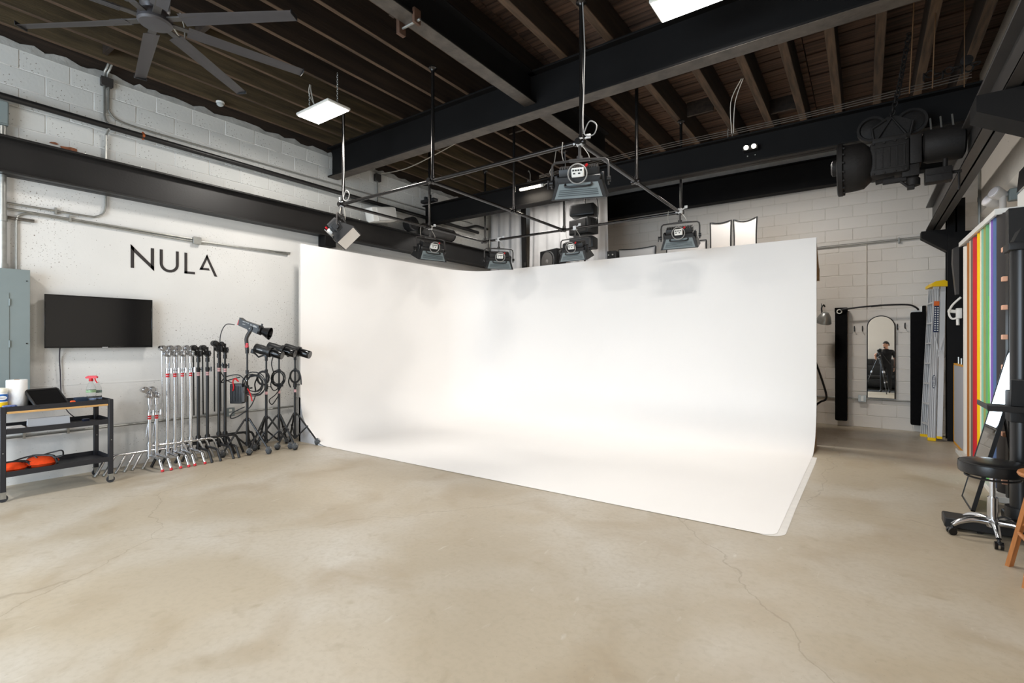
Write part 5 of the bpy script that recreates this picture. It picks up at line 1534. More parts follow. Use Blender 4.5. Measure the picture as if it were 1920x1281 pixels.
sp = obj('spreader', B().prism([(-0.05, 0.0, 1.55), (-0.035, 0.0, 1.55), (0.05, 0.01, 1.15), (0.035, 0.01, 1.15)], (0, 0.006, 0)).prism([(0.07, 0.0, 1.55), (0.055, 0.0, 1.55), (-0.02, 0.01, 1.2), (-0.005, 0.01, 1.2)], (0, 0.006, 0)).cyl((0.03, -0.01, 1.35), (0.03, 0.0, 1.35), 0.012, seg=8), ALU, lad, smooth=False)
lb = obj('warning_label', B().prism([(-0.065, 0.021, 1.62), (0.0, 0.021, 1.62), (-0.0, 0.039, 2.02), (-0.06, 0.039, 2.02)], (0, -0.004, 0)), mat('navy_label', (28, 44, 76), 0.5), lad, smooth=False)
b = B()
for i in range(2):
    for j in range(11):
        z = 1.64 + j * 0.034
        yv = 0.0165 + (z - 1.62) * 0.045
        x = -0.053 + i * 0.03
        b.box(x, x + 0.017, yv - 0.003, yv - 0.0005, z, z + 0.018)
obj('label_cell', b, TXT, lb, smooth=False)
obj('label_header', B().prism([(-0.066, 0.038, 2.02), (0.0, 0.038, 2.02), (0.0, 0.0415, 2.09), (-0.062, 0.0415, 2.09)], (0, -0.004, 0)), mat('orange_print', (226, 110, 50), 0.5), lad, smooth=False)
pts = [(-0.042 + 0.02 * math.cos(2 * PI * k / 20), -0.018, 0.88 + 0.10 * math.sin(2 * PI * k / 20)) for k in range(20)]
ov = obj('logo_oval', B().prism(pts, (0, -0.004, 0)), mat('navy_label'), lad, smooth=False)
obj('logo_inner', B().prism([(-0.042 + (p[0] + 0.042) * 0.72, -0.0225, 0.88 + (p[2] - 0.88) * 0.86) for p in pts], (0, -0.001, 0)), TXT, ov, smooth=False)
lettering('lettering', 'WERNER', 0.034, mat('navy_label'), lad, (-0.042, -0.0245, 0.88), (PI / 2, -PI / 2, 0), 0.0006)

# ------------------------------------------------------------------ foam board and paper rolls
fb = thing('foam_board', 'grey board edged with orange tape leaning beside the paper rolls', 'board', (1.06, 9.25, 0))
obj('board', B().box(0, 0.03, -0.52, 0.42, 0.01, 1.155), mat('pale_grey_board', (184, 184, 190), 0.6), fb)
TAPE = mat('orange_tape', (240, 168, 30), 0.5)
for bx in ((-0.004, 0.034, -0.53, 0.43, 0.0, 0.03), (-0.004, 0.034, -0.53, 0.43, 1.14, 1.165), (-0.004, 0.034, -0.53, -0.505, 0, 1.165), (-0.004, 0.034, 0.405, 0.43, 0, 1.165)):
    obj('tape_edge', B().box(*bx), TAPE, fb)
obj('peg', B().cyl((0.015, 0.1, 1.16), (0.015, 0.1, 1.26), 0.01, seg=6).cyl((0.015, -0.15, 1.16), (0.015, -0.15, 1.25), 0.01, seg=6).cyl((0.015, -0.35, 1.16), (0.015, -0.35, 1.28), 0.01, seg=6), GALV, fb)
ROLLS = [('white', (238, 232, 222), 8.66, .13), ('brown', (178, 112, 52), 8.37, .11), ('thin cream', (236, 214, 180), 8.19, .03), ('dark grey', (112, 104, 98), 8.10, .05),
         ('bright red', (206, 40, 48), 7.955, .085), ('yellow', (255, 204, 0), 7.68, .11), ('thin pale cream', (242, 224, 196), 7.50, .03), ('mint', (134, 194, 170), 7.42, .035),
         ('olive', (158, 160, 92), 7.30, .055), ('leaf green', (108, 170, 120), 7.18, .05), ('thin white', (226, 228, 238), 6.985, .03), ('purple', (128, 92, 178), 6.92, .03),
         ('slate blue', (88, 112, 156), 6.815, .05), ('charcoal black', (58, 54, 52), 6.65, .10)]
for nm, c, y, r in ROLLS:
    t = thing('paper_roll', '%s seamless paper roll standing upright in the rack on the right wall' % nm, 'paper roll', (1.04 + r, y, 0.03), 0, 'seamless paper rolls in the upright rack')
    obj('paper', B().lathe([(r * 0.45, 0.0), (r, 0.0), (r, 2.68), (r * 0.45, 2.68), (r * 0.42, 2.6)], seg=26), mat('paper_' + nm.replace(' ', '_'), c, 0.75, bump=(25, 0.03)), t)
    obj('core_tube', B().lathe([(r * 0.3, -0.0), (r * 0.42, 0.0), (r * 0.42, 2.69), (r * 0.3, 2.69)], seg=14), mat('cardboard'), t)
t = thing('loose_paper', 'bright green paper sheet edge hanging slightly off its roll', 'paper', (1.035, 7.02, 0.05))
obj('sheet', B().prism([(0, -0.07, 0.0), (0.0, 0.03, 0.0), (0.0, 0.0, 1.9), (0.0, -0.015, 1.9)], (0.006, 0, 0)), mat('bright_green_paper', (112, 206, 92), 0.7), t, smooth=False)
rk = thing('roll_rack', 'white framed upright rack that holds the paper rolls against the right wall', 'rack', (1.2, 7.6, 0))
obj('top_board', B().prism([(-0.17, -1.0, 2.72), (0.15, -1.0, 2.72), (0.15, 1.22, 2.745), (-0.17, 1.22, 2.745)], (0, 0, 0.03)), WHITE, rk, smooth=False)
obj('front_rail', B().prism([(-0.185, -1.0, 2.695), (-0.165, -1.0, 2.695), (-0.165, 1.22, 2.735), (-0.185, 1.22, 2.735)], (0, 0, 0.055)), WHITE, rk, smooth=False)
obj('end_rail', B().box(-0.185, 0.2, -1.02, -1.0, 2.70, 2.755), WHITE, rk)
obj('bottom_tray', B().box(-0.20, 0.18, -1.28, 1.25, 0.0, 0.028, 0.004), WHITE, rk)
obj('tray_lip', B().box(-0.215, -0.2, -1.28, 1.25, 0.0, 0.05, 0.003).box(-0.2, 0.18, -1.295, -1.28, 0.0, 0.05, 0.003), WHITE, rk)
obj('back_panel', B().box(0.22, 0.24, -1.3, 2.1, 0.0, 2.72), BLK, rk)
pp = obj('end_post', B().box(-0.13, 0.22, -1.26, -1.14, 0.028, 2.70, 0.004), BLK, rk)
for z in (2.333, 2.06, 1.796, 1.521, 1.242, 0.62, 0.18):
    obj('wood_peg', B().box(-0.165, -0.12, -1.232, -1.17, z - 0.022, z + 0.022, 0.003), mat('pale_peg_wood', (232, 178, 148), 0.5), pp)
# clips and cables at the far end of the rack
t = thing('white_clamp', 'white plastic spring clamp with a cable on the far end of the roll rack', 'clamp', (1.02, 8.95, 1.85))
obj('clamp_body', B().box(-0.02, 0.04, -0.05, 0.03, -0.06, 0.08, 0.012).cyl((0.0, 0, 0.03), (-0.10, 0.02, 0.05), 0.022, seg=8).cyl((0.0, 0, -0.05), (0.0, -0.02, -0.15), 0.018, seg=8), WHITE, t)
obj('clamp_cord', B().tube(sm([(0.02, -0.1, 0.22), (-0.06, -0.05, 0.12), (-0.09, 0.0, 0.02), (-0.06, 0.0, -0.06), (0.0, 0, -0.05)]), 0.013, 6), WHITE, t)
single('hanging_bag', B().prism([(0.98, 9.0, 2.75), (1.04, 9.0, 2.78), (1.04, 9.0, 2.12), (1.01, 9.0, 2.12), (0.975, 9.0, 2.55)], (0, 0.14, 0)), STEELG, 'charcoal bag hanging at the far end of the roll rack', 'bag', smooth=False)

# right wall fittings
single('conduit', B().cyl((RX - .235, 8.8, 2.85), (RX - .235, 8.8, 3.95), 0.016, seg=8).cyl((RX - .235, 8.8, 3.3), (RX - .235, 8.8, 3.36), 0.021, seg=8), GALV, 'vertical conduit on the right wall above the paper rolls', 'conduit')
t = thing('security_floodlight', 'white twin security floodlight above the paper rolls', 'floodlight', (1.16, 7.30, 2.96))
Rl = Matrix.Rotation(math.radians(-62), 3, 'Y') @ Matrix.Rotation(0.5, 3, 'X')
fl = mat('floodlight_grey', (196, 190, 184), 0.4)
for dx, dy, dz in ((-0.02, 0.0, 0.10), (-0.06, 0.06, 0.04)):
    q = obj('lamp_head', B().lathe([(0.02, -0.10), (0.05, -0.08), (0.065, 0.0), (0.068, 0.03), (0.062, 0.035)], (dx, dy, dz), 18, Rl), fl, t)
    obj('lens', B().lathe([(0.002, 0.034), (0.056, 0.034), (0.05, 0.042), (0.002, 0.046)], (dx, dy, dz), 16, Rl), mat('pale_lens', (232, 226, 228), 0.2), q)
obj('mount_box', B().box(0.07, 0.17, -0.06, 0.05, 0.0, 0.12, 0.008), GREYP, t)
obj('mount_arm', B().cyl((0.03, 0, -0.2), (0.03, 0, 0.06), 0.03, seg=10).cyl((0.12, 0, 0.06), (0.22, -0.2, 0.14), 0.014, seg=8), fl, t)
t = thing('wall_heater', 'white wall unit with a black slanted top at the right frame edge', 'heater', (1.27, 6.35, 2.62))
obj('housing', B().prism([(-0.05, -0.5, 0.0), (0.17, -0.5, 0.0), (0.17, -0.5, 0.62), (-0.05, -0.5, 0.30)], (0, 1.0, 0)), WHITE, t, smooth=False)
obj('black_cover', B().prism([(-0.055, -0.45, 0.32), (0.16, -0.45, 0.66), (0.17, -0.45, 0.9), (-0.03, -0.45, 0.62)], (0, 0.96, 0)), BLK, t, smooth=False)
for k in range(4):
    obj('louvre', B().box(-0.058, -0.05, -0.44, 0.2, 0.03 + 0.03 * k, 0.042 + 0.03 * k), BLK, t)
single('clip_tag', B().box(0.83, 0.92, 4.98, 5.0, 3.15, 3.178, 0.003), mat('white_cable'), 'small white tag clipped under the crane runway beam', 'clip')

# ------------------------------------------------------------------ leaning floor mirror
fm = thing('floor_mirror', 'narrow black framed floor mirror leaning back near the paper rolls', 'mirror', (0.758, 6.10, 0.0))
fm.rotation_euler = (0, math.radians(12.8), math.radians(0))
obj('glass', B().box(-0.004, 0.0, -0.25, 0.25, 0.012, 1.52), MIRROR, fm)
for bx in ((-0.008, 0.02, -0.262, -0.25, 0, 1.53), (-0.008, 0.02, 0.25, 0.262, 0, 1.53), (-0.008, 0.02, -0.262, 0.262, 0, 0.012), (-0.008, 0.02, -0.262, 0.262, 1.52, 1.532)):
    obj('frame_bar', B().box(*bx), BLK, fm)
obj('backing', B().box(0.001, 0.014, -0.25, 0.25, 0.01, 1.525), BLK, fm)
obj('easel_leg', B().cyl((0.02, -0.12, 1.0), (0.36, -0.16, 0.09), 0.009, seg=8).cyl((0.02, 0.12, 1.0), (0.36, 0.16, 0.09), 0.009, seg=8).cyl((0.30, -0.15, 0.25), (0.30, 0.15, 0.25), 0.007, seg=8), BLK, fm)

# ------------------------------------------------------------------ black column stand with shelf
sd = thing('studio_stand', 'heavy black studio column stand with shelf and flat black base', 'stand', (0.985, 5.40, 0))
SX = 0.02
obj('column', B().cyl((0.0, 0, 0.16), (0.0, 0, 2.2), 0.068, seg=24), mat('black_satin_tube', (30, 30, 31), 0.28), sd)
obj('column_head', B().box(-0.09, 0.12, -0.1, 0.1, 2.18, 2.24, 0.01).prism([(-0.06, -0.09, 2.24), (0.12, -0.09, 2.24), (0.12, -0.09, 2.34), (-0.02, -0.09, 2.34)], (0, 0.18, 0)), BLK, sd)
bs = obj('base_plate', B().box(-0.475, 0.2, -0.24, -0.045, 0.02, 0.096, 0.008), BLK, sd)
obj('base_foot', B().box(-0.06, 0.10, -0.05, 0.35, 0.02, 0.09, 0.008), BLK, sd)
obj('caster', B().cyl((-0.28, -0.20, 0.02), (-0.25, -0.20, 0.02), 0.02, seg=12).cyl((0.0, 0.33, 0.02), (0.03, 0.33, 0.02), 0.02, seg=12), RUBBER, bs)
obj('column_collar', B().cyl((0, 0, 0.12), (0, 0, 0.2), 0.095, seg=20), BLK, sd)
sh = obj('shelf', B().box(-0.215, 0.25, -0.18, 0.24, 0.955, 0.967, 0.002), BLKM, sd)
obj('shelf_lip', B().box(-0.222, -0.213, -0.18, 0.24, 0.955, 0.995, 0.002).box(-0.22, 0.25, -0.186, -0.178, 0.945, 0.99, 0.002), BLKM, sh)
obj('monitor_plate', B().box(-0.08, 0.25, -0.12, -0.095, 0.985, 1.19, 0.004), BLK, sd)
obj('carriage', B().box(-0.08, 0.08, -0.09, 0.09, 0.86, 1.1, 0.012), BLK, sd)

# ------------------------------------------------------------------ stools
sl_ = thing('rolling_stool', 'round black padded stool on a chrome five-star base with casters', 'stool', (0.78, 5.13, 0))
VIN = mat('black_vinyl', (24, 24, 25), 0.32, bump=(120, 0.05))
ZS = 0.485
obj('seat', B().lathe([(0.10, ZS), (0.185, ZS + 0.002), (0.196, ZS + 0.012), (0.20, ZS + 0.045), (0.196, ZS + 0.078), (0.18, ZS + 0.09), (0.10, ZS + 0.096), (0.004, ZS + 0.098)], seg=40), VIN, sl_)
obj('seam', B().torus((0, 0, ZS + 0.082), 0.193, 0.004, 'z', 40, 6), BLK, sl_)
obj('seat_ring', B().torus((0, 0, ZS - 0.022), 0.155, 0.007, 'z', 36, 8).tube([(-0.155, 0, ZS - 0.022), (0, 0, ZS - 0.012), (0.155, 0, ZS - 0.022)], 0.006, 6), BLKM, sl_)
obj('gas_column', B().cyl((0, 0, 0.28), (0, 0, ZS), 0.018, seg=16), CHROME, sl_)
obj('column_sleeve', B().cyl((0, 0, 0.13), (0, 0, 0.31), 0.031, seg=20).cyl((0, 0, 0.305), (0, 0, 0.315), 0.024, seg=16), CHROME, sl_)
obj('base_hub', B().lathe([(0.02, 0.085), (0.042, 0.09), (0.048, 0.12), (0.04, 0.15), (0.02, 0.155)], seg=18), CHROME, sl_)
for k in range(5):
    a = math.radians(-91 + 72 * k)
    d = Vector((math.cos(a), math.sin(a), 0))
    s = Vector((-d.y, d.x, 0))
    lg = obj('leg', B().tube(sm([d * 0.03 + Vector((0, 0, 0.125)), d * 0.12 + Vector((0, 0, 0.13)), d * 0.2 + Vector((0, 0, 0.105)), d * 0.245 + Vector((0, 0, 0.075))]), [0.028 - 0.0007 * i for i in range(19)], 10), CHROME, sl_)
    c = d * 0.25 + Vector((0, 0, 0.027)) + s * 0.0
    cs = obj('caster', B().cyl(c - s * 0.024, c - s * 0.006, 0.027, seg=16).cyl(c + s * 0.006, c + s * 0.024, 0.027, seg=16), BLKG, lg)
    obj('caster_hood', B().lathe([(0.008, 0.07), (0.012, 0.055), (0.022, 0.05), (0.024, 0.035)], d * 0.245, 12), BLK, cs)
ws = thing('wooden_stool', 'orange pine wooden stool cut off by the right frame edge', 'stool', (0.965, 4.39, 0), 0.04)
obj('seat', B().lathe([(0.165, 0.635), (0.18, 0.64), (0.185, 0.652), (0.18, 0.664), (0.10, 0.668), (0.004, 0.668)], seg=36), WOODO, ws)
for k in range(4):
    a = PI / 4 + PI / 2 * k
    d = Vector((math.cos(a), math.sin(a), 0))
    R = Matrix.Rotation(a, 3, 'Z')
    p0, p1 = d * 0.26, d * 0.12 + Vector((0, 0, 0.64))
    s = Vector((-d.y, d.x, 0))
    b = B()
    b.prism([p0 - s * 0.02 - d * 0.012, p0 + s * 0.02 - d * 0.012, p0 + s * 0.02 + d * 0.012, p0 - s * 0.02 + d * 0.012], p1 - p0)
    obj('leg', b, WOODO, ws, smooth=False)
for k in range(4):
    a, c = PI / 4 + PI / 2 * k, PI / 4 + PI / 2 * (k + 1)
    z = 0.24 if k % 2 else 0.3
    f = 0.26 - 0.14 * z / 0.64
    obj('stretcher', B().cyl((math.cos(a) * f, math.sin(a) * f, z), (math.cos(c) * f, math.sin(c) * f, z), 0.013, seg=10), WOODO, ws)
single('bent_pipe', B().tube([(-7.1, 7.6, 3.95), (-7.1, 8.15, 3.945), (-7.1, 8.25, 3.96), (-7.1, 8.55, 4.06), (-7.1, 8.65, 4.075), (-7.1, 9.0, 4.07)], 0.026, 8), BLKM, 'black kinked pipe on the left wall just short of the white curtains', 'pipe')
# ------------------------------------------------------------------ the photographer's side of the room, seen in the mirrors
FWD = Vector((-math.sin(YAW), math.cos(YAW), 0))
tp_ = thing('camera_tripod', 'tall silver and black tripod holding the photographer\'s camera', 'tripod', (0.062, -0.087, 0))
for k in range(3):
    a = YAW + PI / 2 + PI + 2 * PI * k / 3
    d = Vector((math.cos(a), math.sin(a), 0))
    lg = obj('leg', B().cyl(d * 0.04 + Vector((0, 0, 1.22)), d * 0.22 + Vector((0, 0, 0.72)), 0.016, seg=10), BLKM, tp_)
    obj('leg_section', B().cyl(d * 0.21 + Vector((0, 0, 0.74)), d * 0.46 + Vector((0, 0, 0.02)), 0.0115, seg=10), STEELG, lg)
    obj('twist_lock', B().cyl(d * 0.205 + Vector((0, 0, 0.76)), d * 0.23 + Vector((0, 0, 0.69)), 0.02, seg=10).cyl(d * 0.33 + Vector((0, 0, 0.40)), d * 0.345 + Vector((0, 0, 0.355)), 0.016, seg=10), CHROME, lg)
    obj('foot', B().cyl(d * 0.455 + Vector((0, 0, 0.03)), d * 0.465 + Vector((0, 0, 0.0)), 0.016, seg=10), RUBBER, lg)
obj('spider', B().lathe([(0.03, 1.19), (0.055, 1.2), (0.055, 1.245), (0.03, 1.26)], seg=16).cyl((0, 0, 1.0), (0, 0, 1.33), 0.014, seg=10), BLKM, tp_)
obj('ball_head', B().ball((0, 0, 1.35), 0.028).cyl((0, 0, 1.31), (0, 0, 1.335), 0.03, seg=14).box(-0.03, 0.03, -0.03, 0.03, 1.375, 1.39, 0.004).cyl((0.02, 0, 1.35), (0.07, 0, 1.35), 0.01, seg=8), BLK, tp_)
cm = thing('photo_camera', 'black camera with a wide lens on top of the tripod', 'camera', (0.062, -0.087, 1.391), YAW)
obj('camera_body', B().box(-0.07, 0.07, -0.06, 0.01, 0, 0.095, 0.01).box(-0.028, 0.028, -0.055, 0.012, 0.09, 0.125, 0.008).box(0.045, 0.075, -0.04, 0.03, 0.01, 0.09, 0.01), BLK, cm)
obj('lens', B().lathe([(0.036, 0.01), (0.038, 0.015), (0.038, 0.075), (0.034, 0.08), (0.02, 0.078)], (0, 0, 0.05), 20, Matrix.Rotation(-PI / 2, 3, 'X')), BLKG, cm)
obj('rear_screen', B().box(-0.045, 0.03, -0.066, -0.06, 0.012, 0.08, 0.002), BLKG, cm)

SKIN = mat('skin', (198, 148, 122), 0.55, noise=(14, 0.06))
SHIRT = mat('black_tee_cloth', (18, 18, 20), 0.85, bump=(30, 0.2))
TROU = mat('black_trouser_cloth', (22, 22, 24), 0.85, bump=(24, 0.2))
HAIR = mat('dark_brown_hair', (28, 22, 19), 0.7, bump=(90, 0.4))


def skinned(name, verts, edges, radii, root, sub=2, parent=None):
    me = bpy.data.meshes.new(name + '_cage')
    me.from_pydata([Vector(v) for v in verts], edges, [])
    o = bpy.data.objects.new(name, me)
    COL.objects.link(o)
    o.modifiers.new('skin', 'SKIN').use_smooth_shade = True
    for i, r in enumerate(radii):
        v = me.skin_vertices[0].data[i]
        v.radius = r if isinstance(r, tuple) else (r, r)
        v.use_root = (i == root)
    s = o.modifiers.new('sub', 'SUBSURF')
    s.levels = s.render_levels = sub
    bpy.context.view_layer.update()
    dg = bpy.context.evaluated_depsgraph_get()
    m2 = bpy.data.meshes.new_from_object(o.evaluated_get(dg))
    o.modifiers.clear()
    o.data = m2
    m2.name = name
    if parent:
        o.parent = parent
    return o


# standing figure, local: facing +y, origin on the floor between the feet
V = [(0, 0, 0.97), (0, 0.0, 1.10), (0, 0.01, 1.25), (0, 0.0, 1.40), (0, 0.0, 1.485),          # 0-4 pelvis..neck base
     (0, 0.012, 1.54), (0, 0.02, 1.60),                                                        # 5-6 neck, skull base
     (0.09, 0, 0.90), (0.10, 0.015, 0.52), (0.105, -0.01, 0.10), (0.11, 0.12, 0.045),           # 7-10 right leg
     (-0.09, 0, 0.90), (-0.11, 0.025, 0.52), (-0.13, 0.0, 0.10), (-0.14, 0.13, 0.045),           # 11-14 left leg
     (0.17, -0.005, 1.425), (0.225, -0.02, 1.28), (0.25, -0.03, 1.13), (0.255, 0.05, 0.90),        # 15-18 right arm hanging
     (-0.17, 0.0, 1.425), (-0.235, 0.05, 1.27), (-0.26, 0.09, 1.15), (-0.24, 0.30, 1.26)]        # 19-22 left arm raised
Ed = [(0, 1), (1, 2), (2, 3), (3, 4), (4, 5), (5, 6), (0, 7), (7, 8), (8, 9), (9, 10), (0, 11), (11, 12), (12, 13), (13, 14),
      (3, 15), (15, 16), (16, 17), (17, 18), (3, 19), (19, 20), (20, 21), (21, 22)]
Rd = [(0.155, 0.11), (0.145, 0.105), (0.165, 0.115), (0.165, 0.11), (0.075, 0.07), 0.056, 0.056,
      0.092, 0.064, 0.042, 0.035, 0.092, 0.064, 0.042, 0.035,
      0.068, 0.056, 0.045, 0.029, 0.068, 0.056, 0.045, 0.029]
pe = skinned('person', V, Ed, Rd, 0)
pe.location = (0.24, -0.42, 0)
pe.rotation_euler = (0, 0, 0.25)
tag(pe, 'man in black tee and trousers standing at the tripod, one hand raised to the camera', 'person')
me = pe.data
me.materials.clear()
for m in (SKIN, SHIRT, TROU, BLK):
    me.materials.append(m)
for p in me.polygons:
    c = p.center
    ax = abs(c.x)
    k = 0
    if c.z < 0.085:
        k = 3
    elif c.z < 0.985 and ax < 0.215:
        k = 2
    elif c.z < 1.50 and ax < 0.19:
        k = 1
    elif c.z > 1.20 and ax >= 0.19 and c.y < 0.12 and c.z > 1.21:
        k = 1
    p.material_index = k
me.polygons.foreach_set('use_smooth', [True] * len(me.polygons))
# head: turned to the left and slightly down
HT = Matrix.Translation((0, 0.025, 1.655)) @ Matrix.Rotation(0.85, 4, 'Z') @ Matrix.Rotation(-0.12, 4, 'X')


def head_mesh():
    b = B(HT)
    n, m = 22, 16
    rings = []
    for j in range(m + 1):
        t = PI * j / m
        z = -math.cos(t) * 0.118
        ring = []
        for i in range(n):
            a = 2 * PI * i / n
            r = max(0.002, math.sin(t))
            rx, ry = 0.074 * r, 0.096 * r
            if z < -0.02:
                q = min(1, (-0.02 - z) / 0.09)
                rx *= 1 - 0.20 * q
                ry *= 1 - 0.08 * q
            x, y = math.cos(a) * rx, math.sin(a) * ry
            if z < -0.05 and y < 0:
                y *= 0.55
            if abs(x) < 0.02 and y > 0.05 and -0.045 < z < 0.012:     # nose
                y += 0.022 * (1 - abs(x) / 0.02) * (0.4 + 0.6 * (0.012 - z) / 0.057)
            if y > 0.05 and 0.008 < z < 0.03 and 0.012 < abs(x) < 0.05:  # eye sockets
                y -= 0.008
            ring.append(b._v((x, y, z)))
        rings.append(ring)
    for q, t in zip(rings, rings[1:]):
        for i in range(n):
            k = (i + 1) % n
            b.bm.faces.new((q[i], q[k], t[k], t[i]))
    b.bm.faces.new(rings[0][::-1])
    b.bm.faces.new(rings[-1])
    return b


hd = obj('head', head_mesh(), SKIN, pe, ang=70)
b = B(HT)
n = 22
rings = []
for j in range(9):
    t = PI * 0.5 + PI * 0.5 * j / 8
    z = -math.cos(t) * 0.125
    ring = []
    for i in range(n):
        a = 2 * PI * i / n
        r = max(0.004, math.sin(t))
        f = math.sin(a)
        zz = z
        if j == 0:
            zz = 0.066 if f > 0.5 else (-0.05 if f < -0.3 else 0.02)
        elif j == 1:
            zz = max(z, 0.07 if f > 0.5 else -1)
        ring.append(b._v((math.cos(a) * 0.0775 * r, math.sin(a) * 0.0995 * r - 0.003, zz)))
    rings.append(ring)
for q, t in zip(rings, rings[1:]):
    for i in range(n):
        k = (i + 1) % n
        b.bm.faces.new((q[i], q[k], t[k], t[i]))
b.bm.faces.new(rings[-1])
obj('hair', b, HAIR, hd, ang=80)
obj('ear', B(HT).ball((0.076, -0.005, -0.005), 1, 0.012, 0.022, 0.034, 10, 8), SKIN, hd)
obj('ear', B(HT).ball((-0.076, -0.005, -0.005), 1, 0.012, 0.022, 0.034, 10, 8), SKIN, hd)
obj('eye', B(HT).ball((0.03, 0.082, 0.018), 0.011, u=10, v=8), mat('eye_white', (225, 222, 218), 0.3), hd)
obj('eye', B(HT).ball((-0.03, 0.082, 0.018), 0.011, u=10, v=8), mat('eye_white'), hd)
obj('eyebrow', B(HT).tube([(0.013, 0.094, 0.036), (0.03, 0.09, 0.041), (0.048, 0.078, 0.036)], 0.004, 6).tube([(-0.013, 0.094, 0.036), (-0.03, 0.09, 0.041), (-0.048, 0.078, 0.036)], 0.004, 6), HAIR, hd)
obj('mouth', B(HT).tube([(-0.024, 0.078, -0.062), (0, 0.088, -0.062), (0.024, 0.078, -0.062)], 0.0055, 6), mat('lips', (160, 96, 88), 0.5), hd)
obj('beard', B(HT).tube(sm([(-0.030, 0.062, -0.080), (-0.02, 0.07, -0.092), (0, 0.076, -0.098), (0.02, 0.07, -0.092), (0.030, 0.062, -0.080)]), 0.012, 8), HAIR, hd)


def hand(name, wrist, d, palm, side, curl):
    """wrist point, direction of the fingers, palm normal, thumb side"""
    w_, d, pn = Vector(wrist), Vector(d).normalized(), Vector(palm).normalized()
    sd_ = d.cross(pn).normalized() * side
    vs, es, rs = [w_, w_ + d * 0.04, w_ + d * 0.085], [(0, 1), (1, 2)], [(0.026, 0.020), (0.036, 0.017), (0.036, 0.015)]
    for k, (o, L) in enumerate(((0.028, 0.072), (0.009, 0.082), (-0.010, 0.076), (-0.028, 0.060))):
        base = w_ + d * 0.082 + sd_ * o
        i0 = len(vs)
        vs.append(base)
        es.append((2, i0))
        rs.append(0.0095)
        p, ang = base, 0.0
        for s_ in (0.45, 0.32, 0.23):
            ang += curl
            p = p + (d * math.cos(ang) + pn * math.sin(ang)) * L * s_
            vs.append(p)
            es.append((len(vs) - 2, len(vs) - 1))
            rs.append(0.0085 if s_ > 0.3 else 0.007)
    i0 = len(vs)
    vs += [w_ + d * 0.035 + sd_ * 0.034, w_ + d * 0.062 + sd_ * 0.055 + pn * 0.012, w_ + d * 0.09 + sd_ * 0.058 + pn * 0.026]
    es += [(1, i0), (i0, i0 + 1), (i0 + 1, i0 + 2)]
    rs += [0.013, 0.0105, 0.0085]
    o = skinned(name, vs, es, rs, 0, 1, pe)
    o.data.materials.clear()
    o.data.materials.append(SKIN)
    return o


hand('hand', (0.255, 0.06, 0.885), (0.0, 0.12, -1), (-1, 0, 0), -1, 0.35)
hand('hand', (-0.238, 0.315, 1.27), (0.25, 0.75, 0.55), (0.9, -0.1, -0.2), 1, 0.4)
o = obj('camera_strap', B().tube(sm([(-0.13, 0.06, 1.46), (-0.05, 0.125, 1.3), (0.06, 0.13, 1.12), (0.15, 0.1, 0.98)]), 0.012, 6), BLK, pe)

# dark equipment behind the photographer
SOFA = mat('black_leather', (20, 20, 21), 0.4, bump=(30, 0.1))
t = thing('sofa', 'black leather sofa standing behind the photographer', 'sofa', (0.2, -2.5, 0))
obj('seat_base', B().box(-1.0, 1.0, -0.42, 0.42, 0.1, 0.42, 0.04), SOFA, t)
obj('backrest', B().box(-1.0, 1.0, -0.45, -0.22, 0.3, 0.9, 0.06), SOFA, t)
for sx in (-1, 1):
    obj('armrest', B().box(sx * 1.0 - 0.1, sx * 1.0 + 0.1, -0.42, 0.42, 0.1, 0.64, 0.05), SOFA, t)
    obj('cushion', B().box(sx * 0.45 - 0.43, sx * 0.45 + 0.43, -0.22, 0.43, 0.41, 0.54, 0.05), SOFA, t)
    for sy in (-0.35, 0.35):
        obj('leg', B().cyl((sx * 0.9, sy, 0), (sx * 0.9, sy, 0.11), 0.025, seg=10), BLK, t)
t = thing('equipment_cabinet', 'black equipment cabinet against the front wall behind the sofa', 'cabinet', (0.3, -3.4, 0))
obj('cabinet_body', B().box(-1.2, 0.9, -0.3, 0.3, 0.06, 1.15, 0.01), BLK, t)
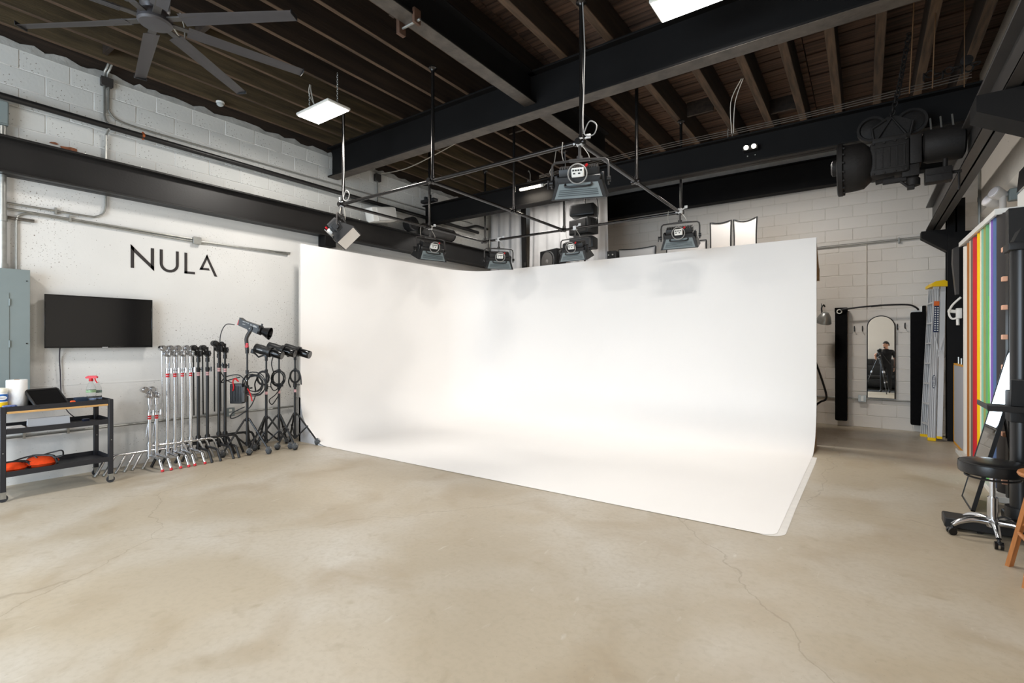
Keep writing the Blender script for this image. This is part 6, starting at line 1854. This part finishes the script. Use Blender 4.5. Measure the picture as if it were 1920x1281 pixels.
for k in range(3):
    dd = obj('cabinet_door', B().box(-1.18 + 0.69 * k, -0.51 + 0.69 * k, 0.3, 0.32, 0.09, 1.12, 0.006), BLKM, t)
    obj('handle', B().cyl((-0.56 + 0.69 * k, 0.34, 0.6), (-0.56 + 0.69 * k, 0.34, 0.8), 0.008, seg=8), GALV, dd)
obj('plinth', B().box(-1.15, 0.85, -0.28, 0.26, 0, 0.06), BLK, t)
single('dark_rug', B().box(-1.0, 1.3, -2.0, -0.75, 0.0, 0.012, 0.004), mat('black_rug_pile', (22, 22, 23), 0.95, bump=(120, 0.4)), 'black rug on the floor behind the photographer', 'rug')

# outside the door: trees and a far fence
LEAF = mat('tree_leaf', (62, 92, 48), 0.8, noise=(6, 0.4))
for i, (x, y, h) in enumerate(((-3.2, -24, 6.5), (-7.5, -28, 7.5), (-0.5, -30, 6.0))):
    t = thing('street_tree', ('leafy tree straight across the yard outside the roll-up door', 'taller leafy tree further off outside the roll-up door', 'small leafy tree at the far side of the yard')[i], 'tree', (x, y, -0.02))
    obj('trunk', B().tube(sm([(0, 0, 0), (0.08, 0, h * 0.25), (0.0, 0.05, h * 0.55)]), 0.14, 8), mat('bark', (84, 70, 58), 0.9), t)
    q = random.Random(i)
    b = B()
    for k in range(26):
        a, r = q.uniform(0, 2 * PI), q.uniform(0, 1) ** 0.5 * h * 0.28
        b.ball((math.cos(a) * r, math.sin(a) * r, h * (0.5 + 0.45 * q.random())), h * q.uniform(0.07, 0.12), 1, 1, 0.85, 8, 6)
    tag(obj('foliage', b, LEAF, t), kind='stuff')
t = thing('yard_fence', 'long grey board fence across the far side of the yard', 'fence', (-5, -34, 0))
for k in range(40):
    if k == 0:
        fb0 = obj('fence_board', B().box(-0.29, 0.29, -0.02, 0.02, 0, 1.8, 0.01), mat('grey_fence_board', (128, 120, 112), 0.9, rand=0.1), t)
        fb0.location = (-12, 0, 0)
    else:
        share('fence_board', fb0.data, t, (-12 + 0.6 * k, 0, 0))
obj('fence_rail', B().box(-12.3, 11.7, -0.07, -0.02, 0.4, 0.5).box(-12.3, 11.7, -0.07, -0.02, 1.4, 1.5), mat('grey_fence_board'), t)
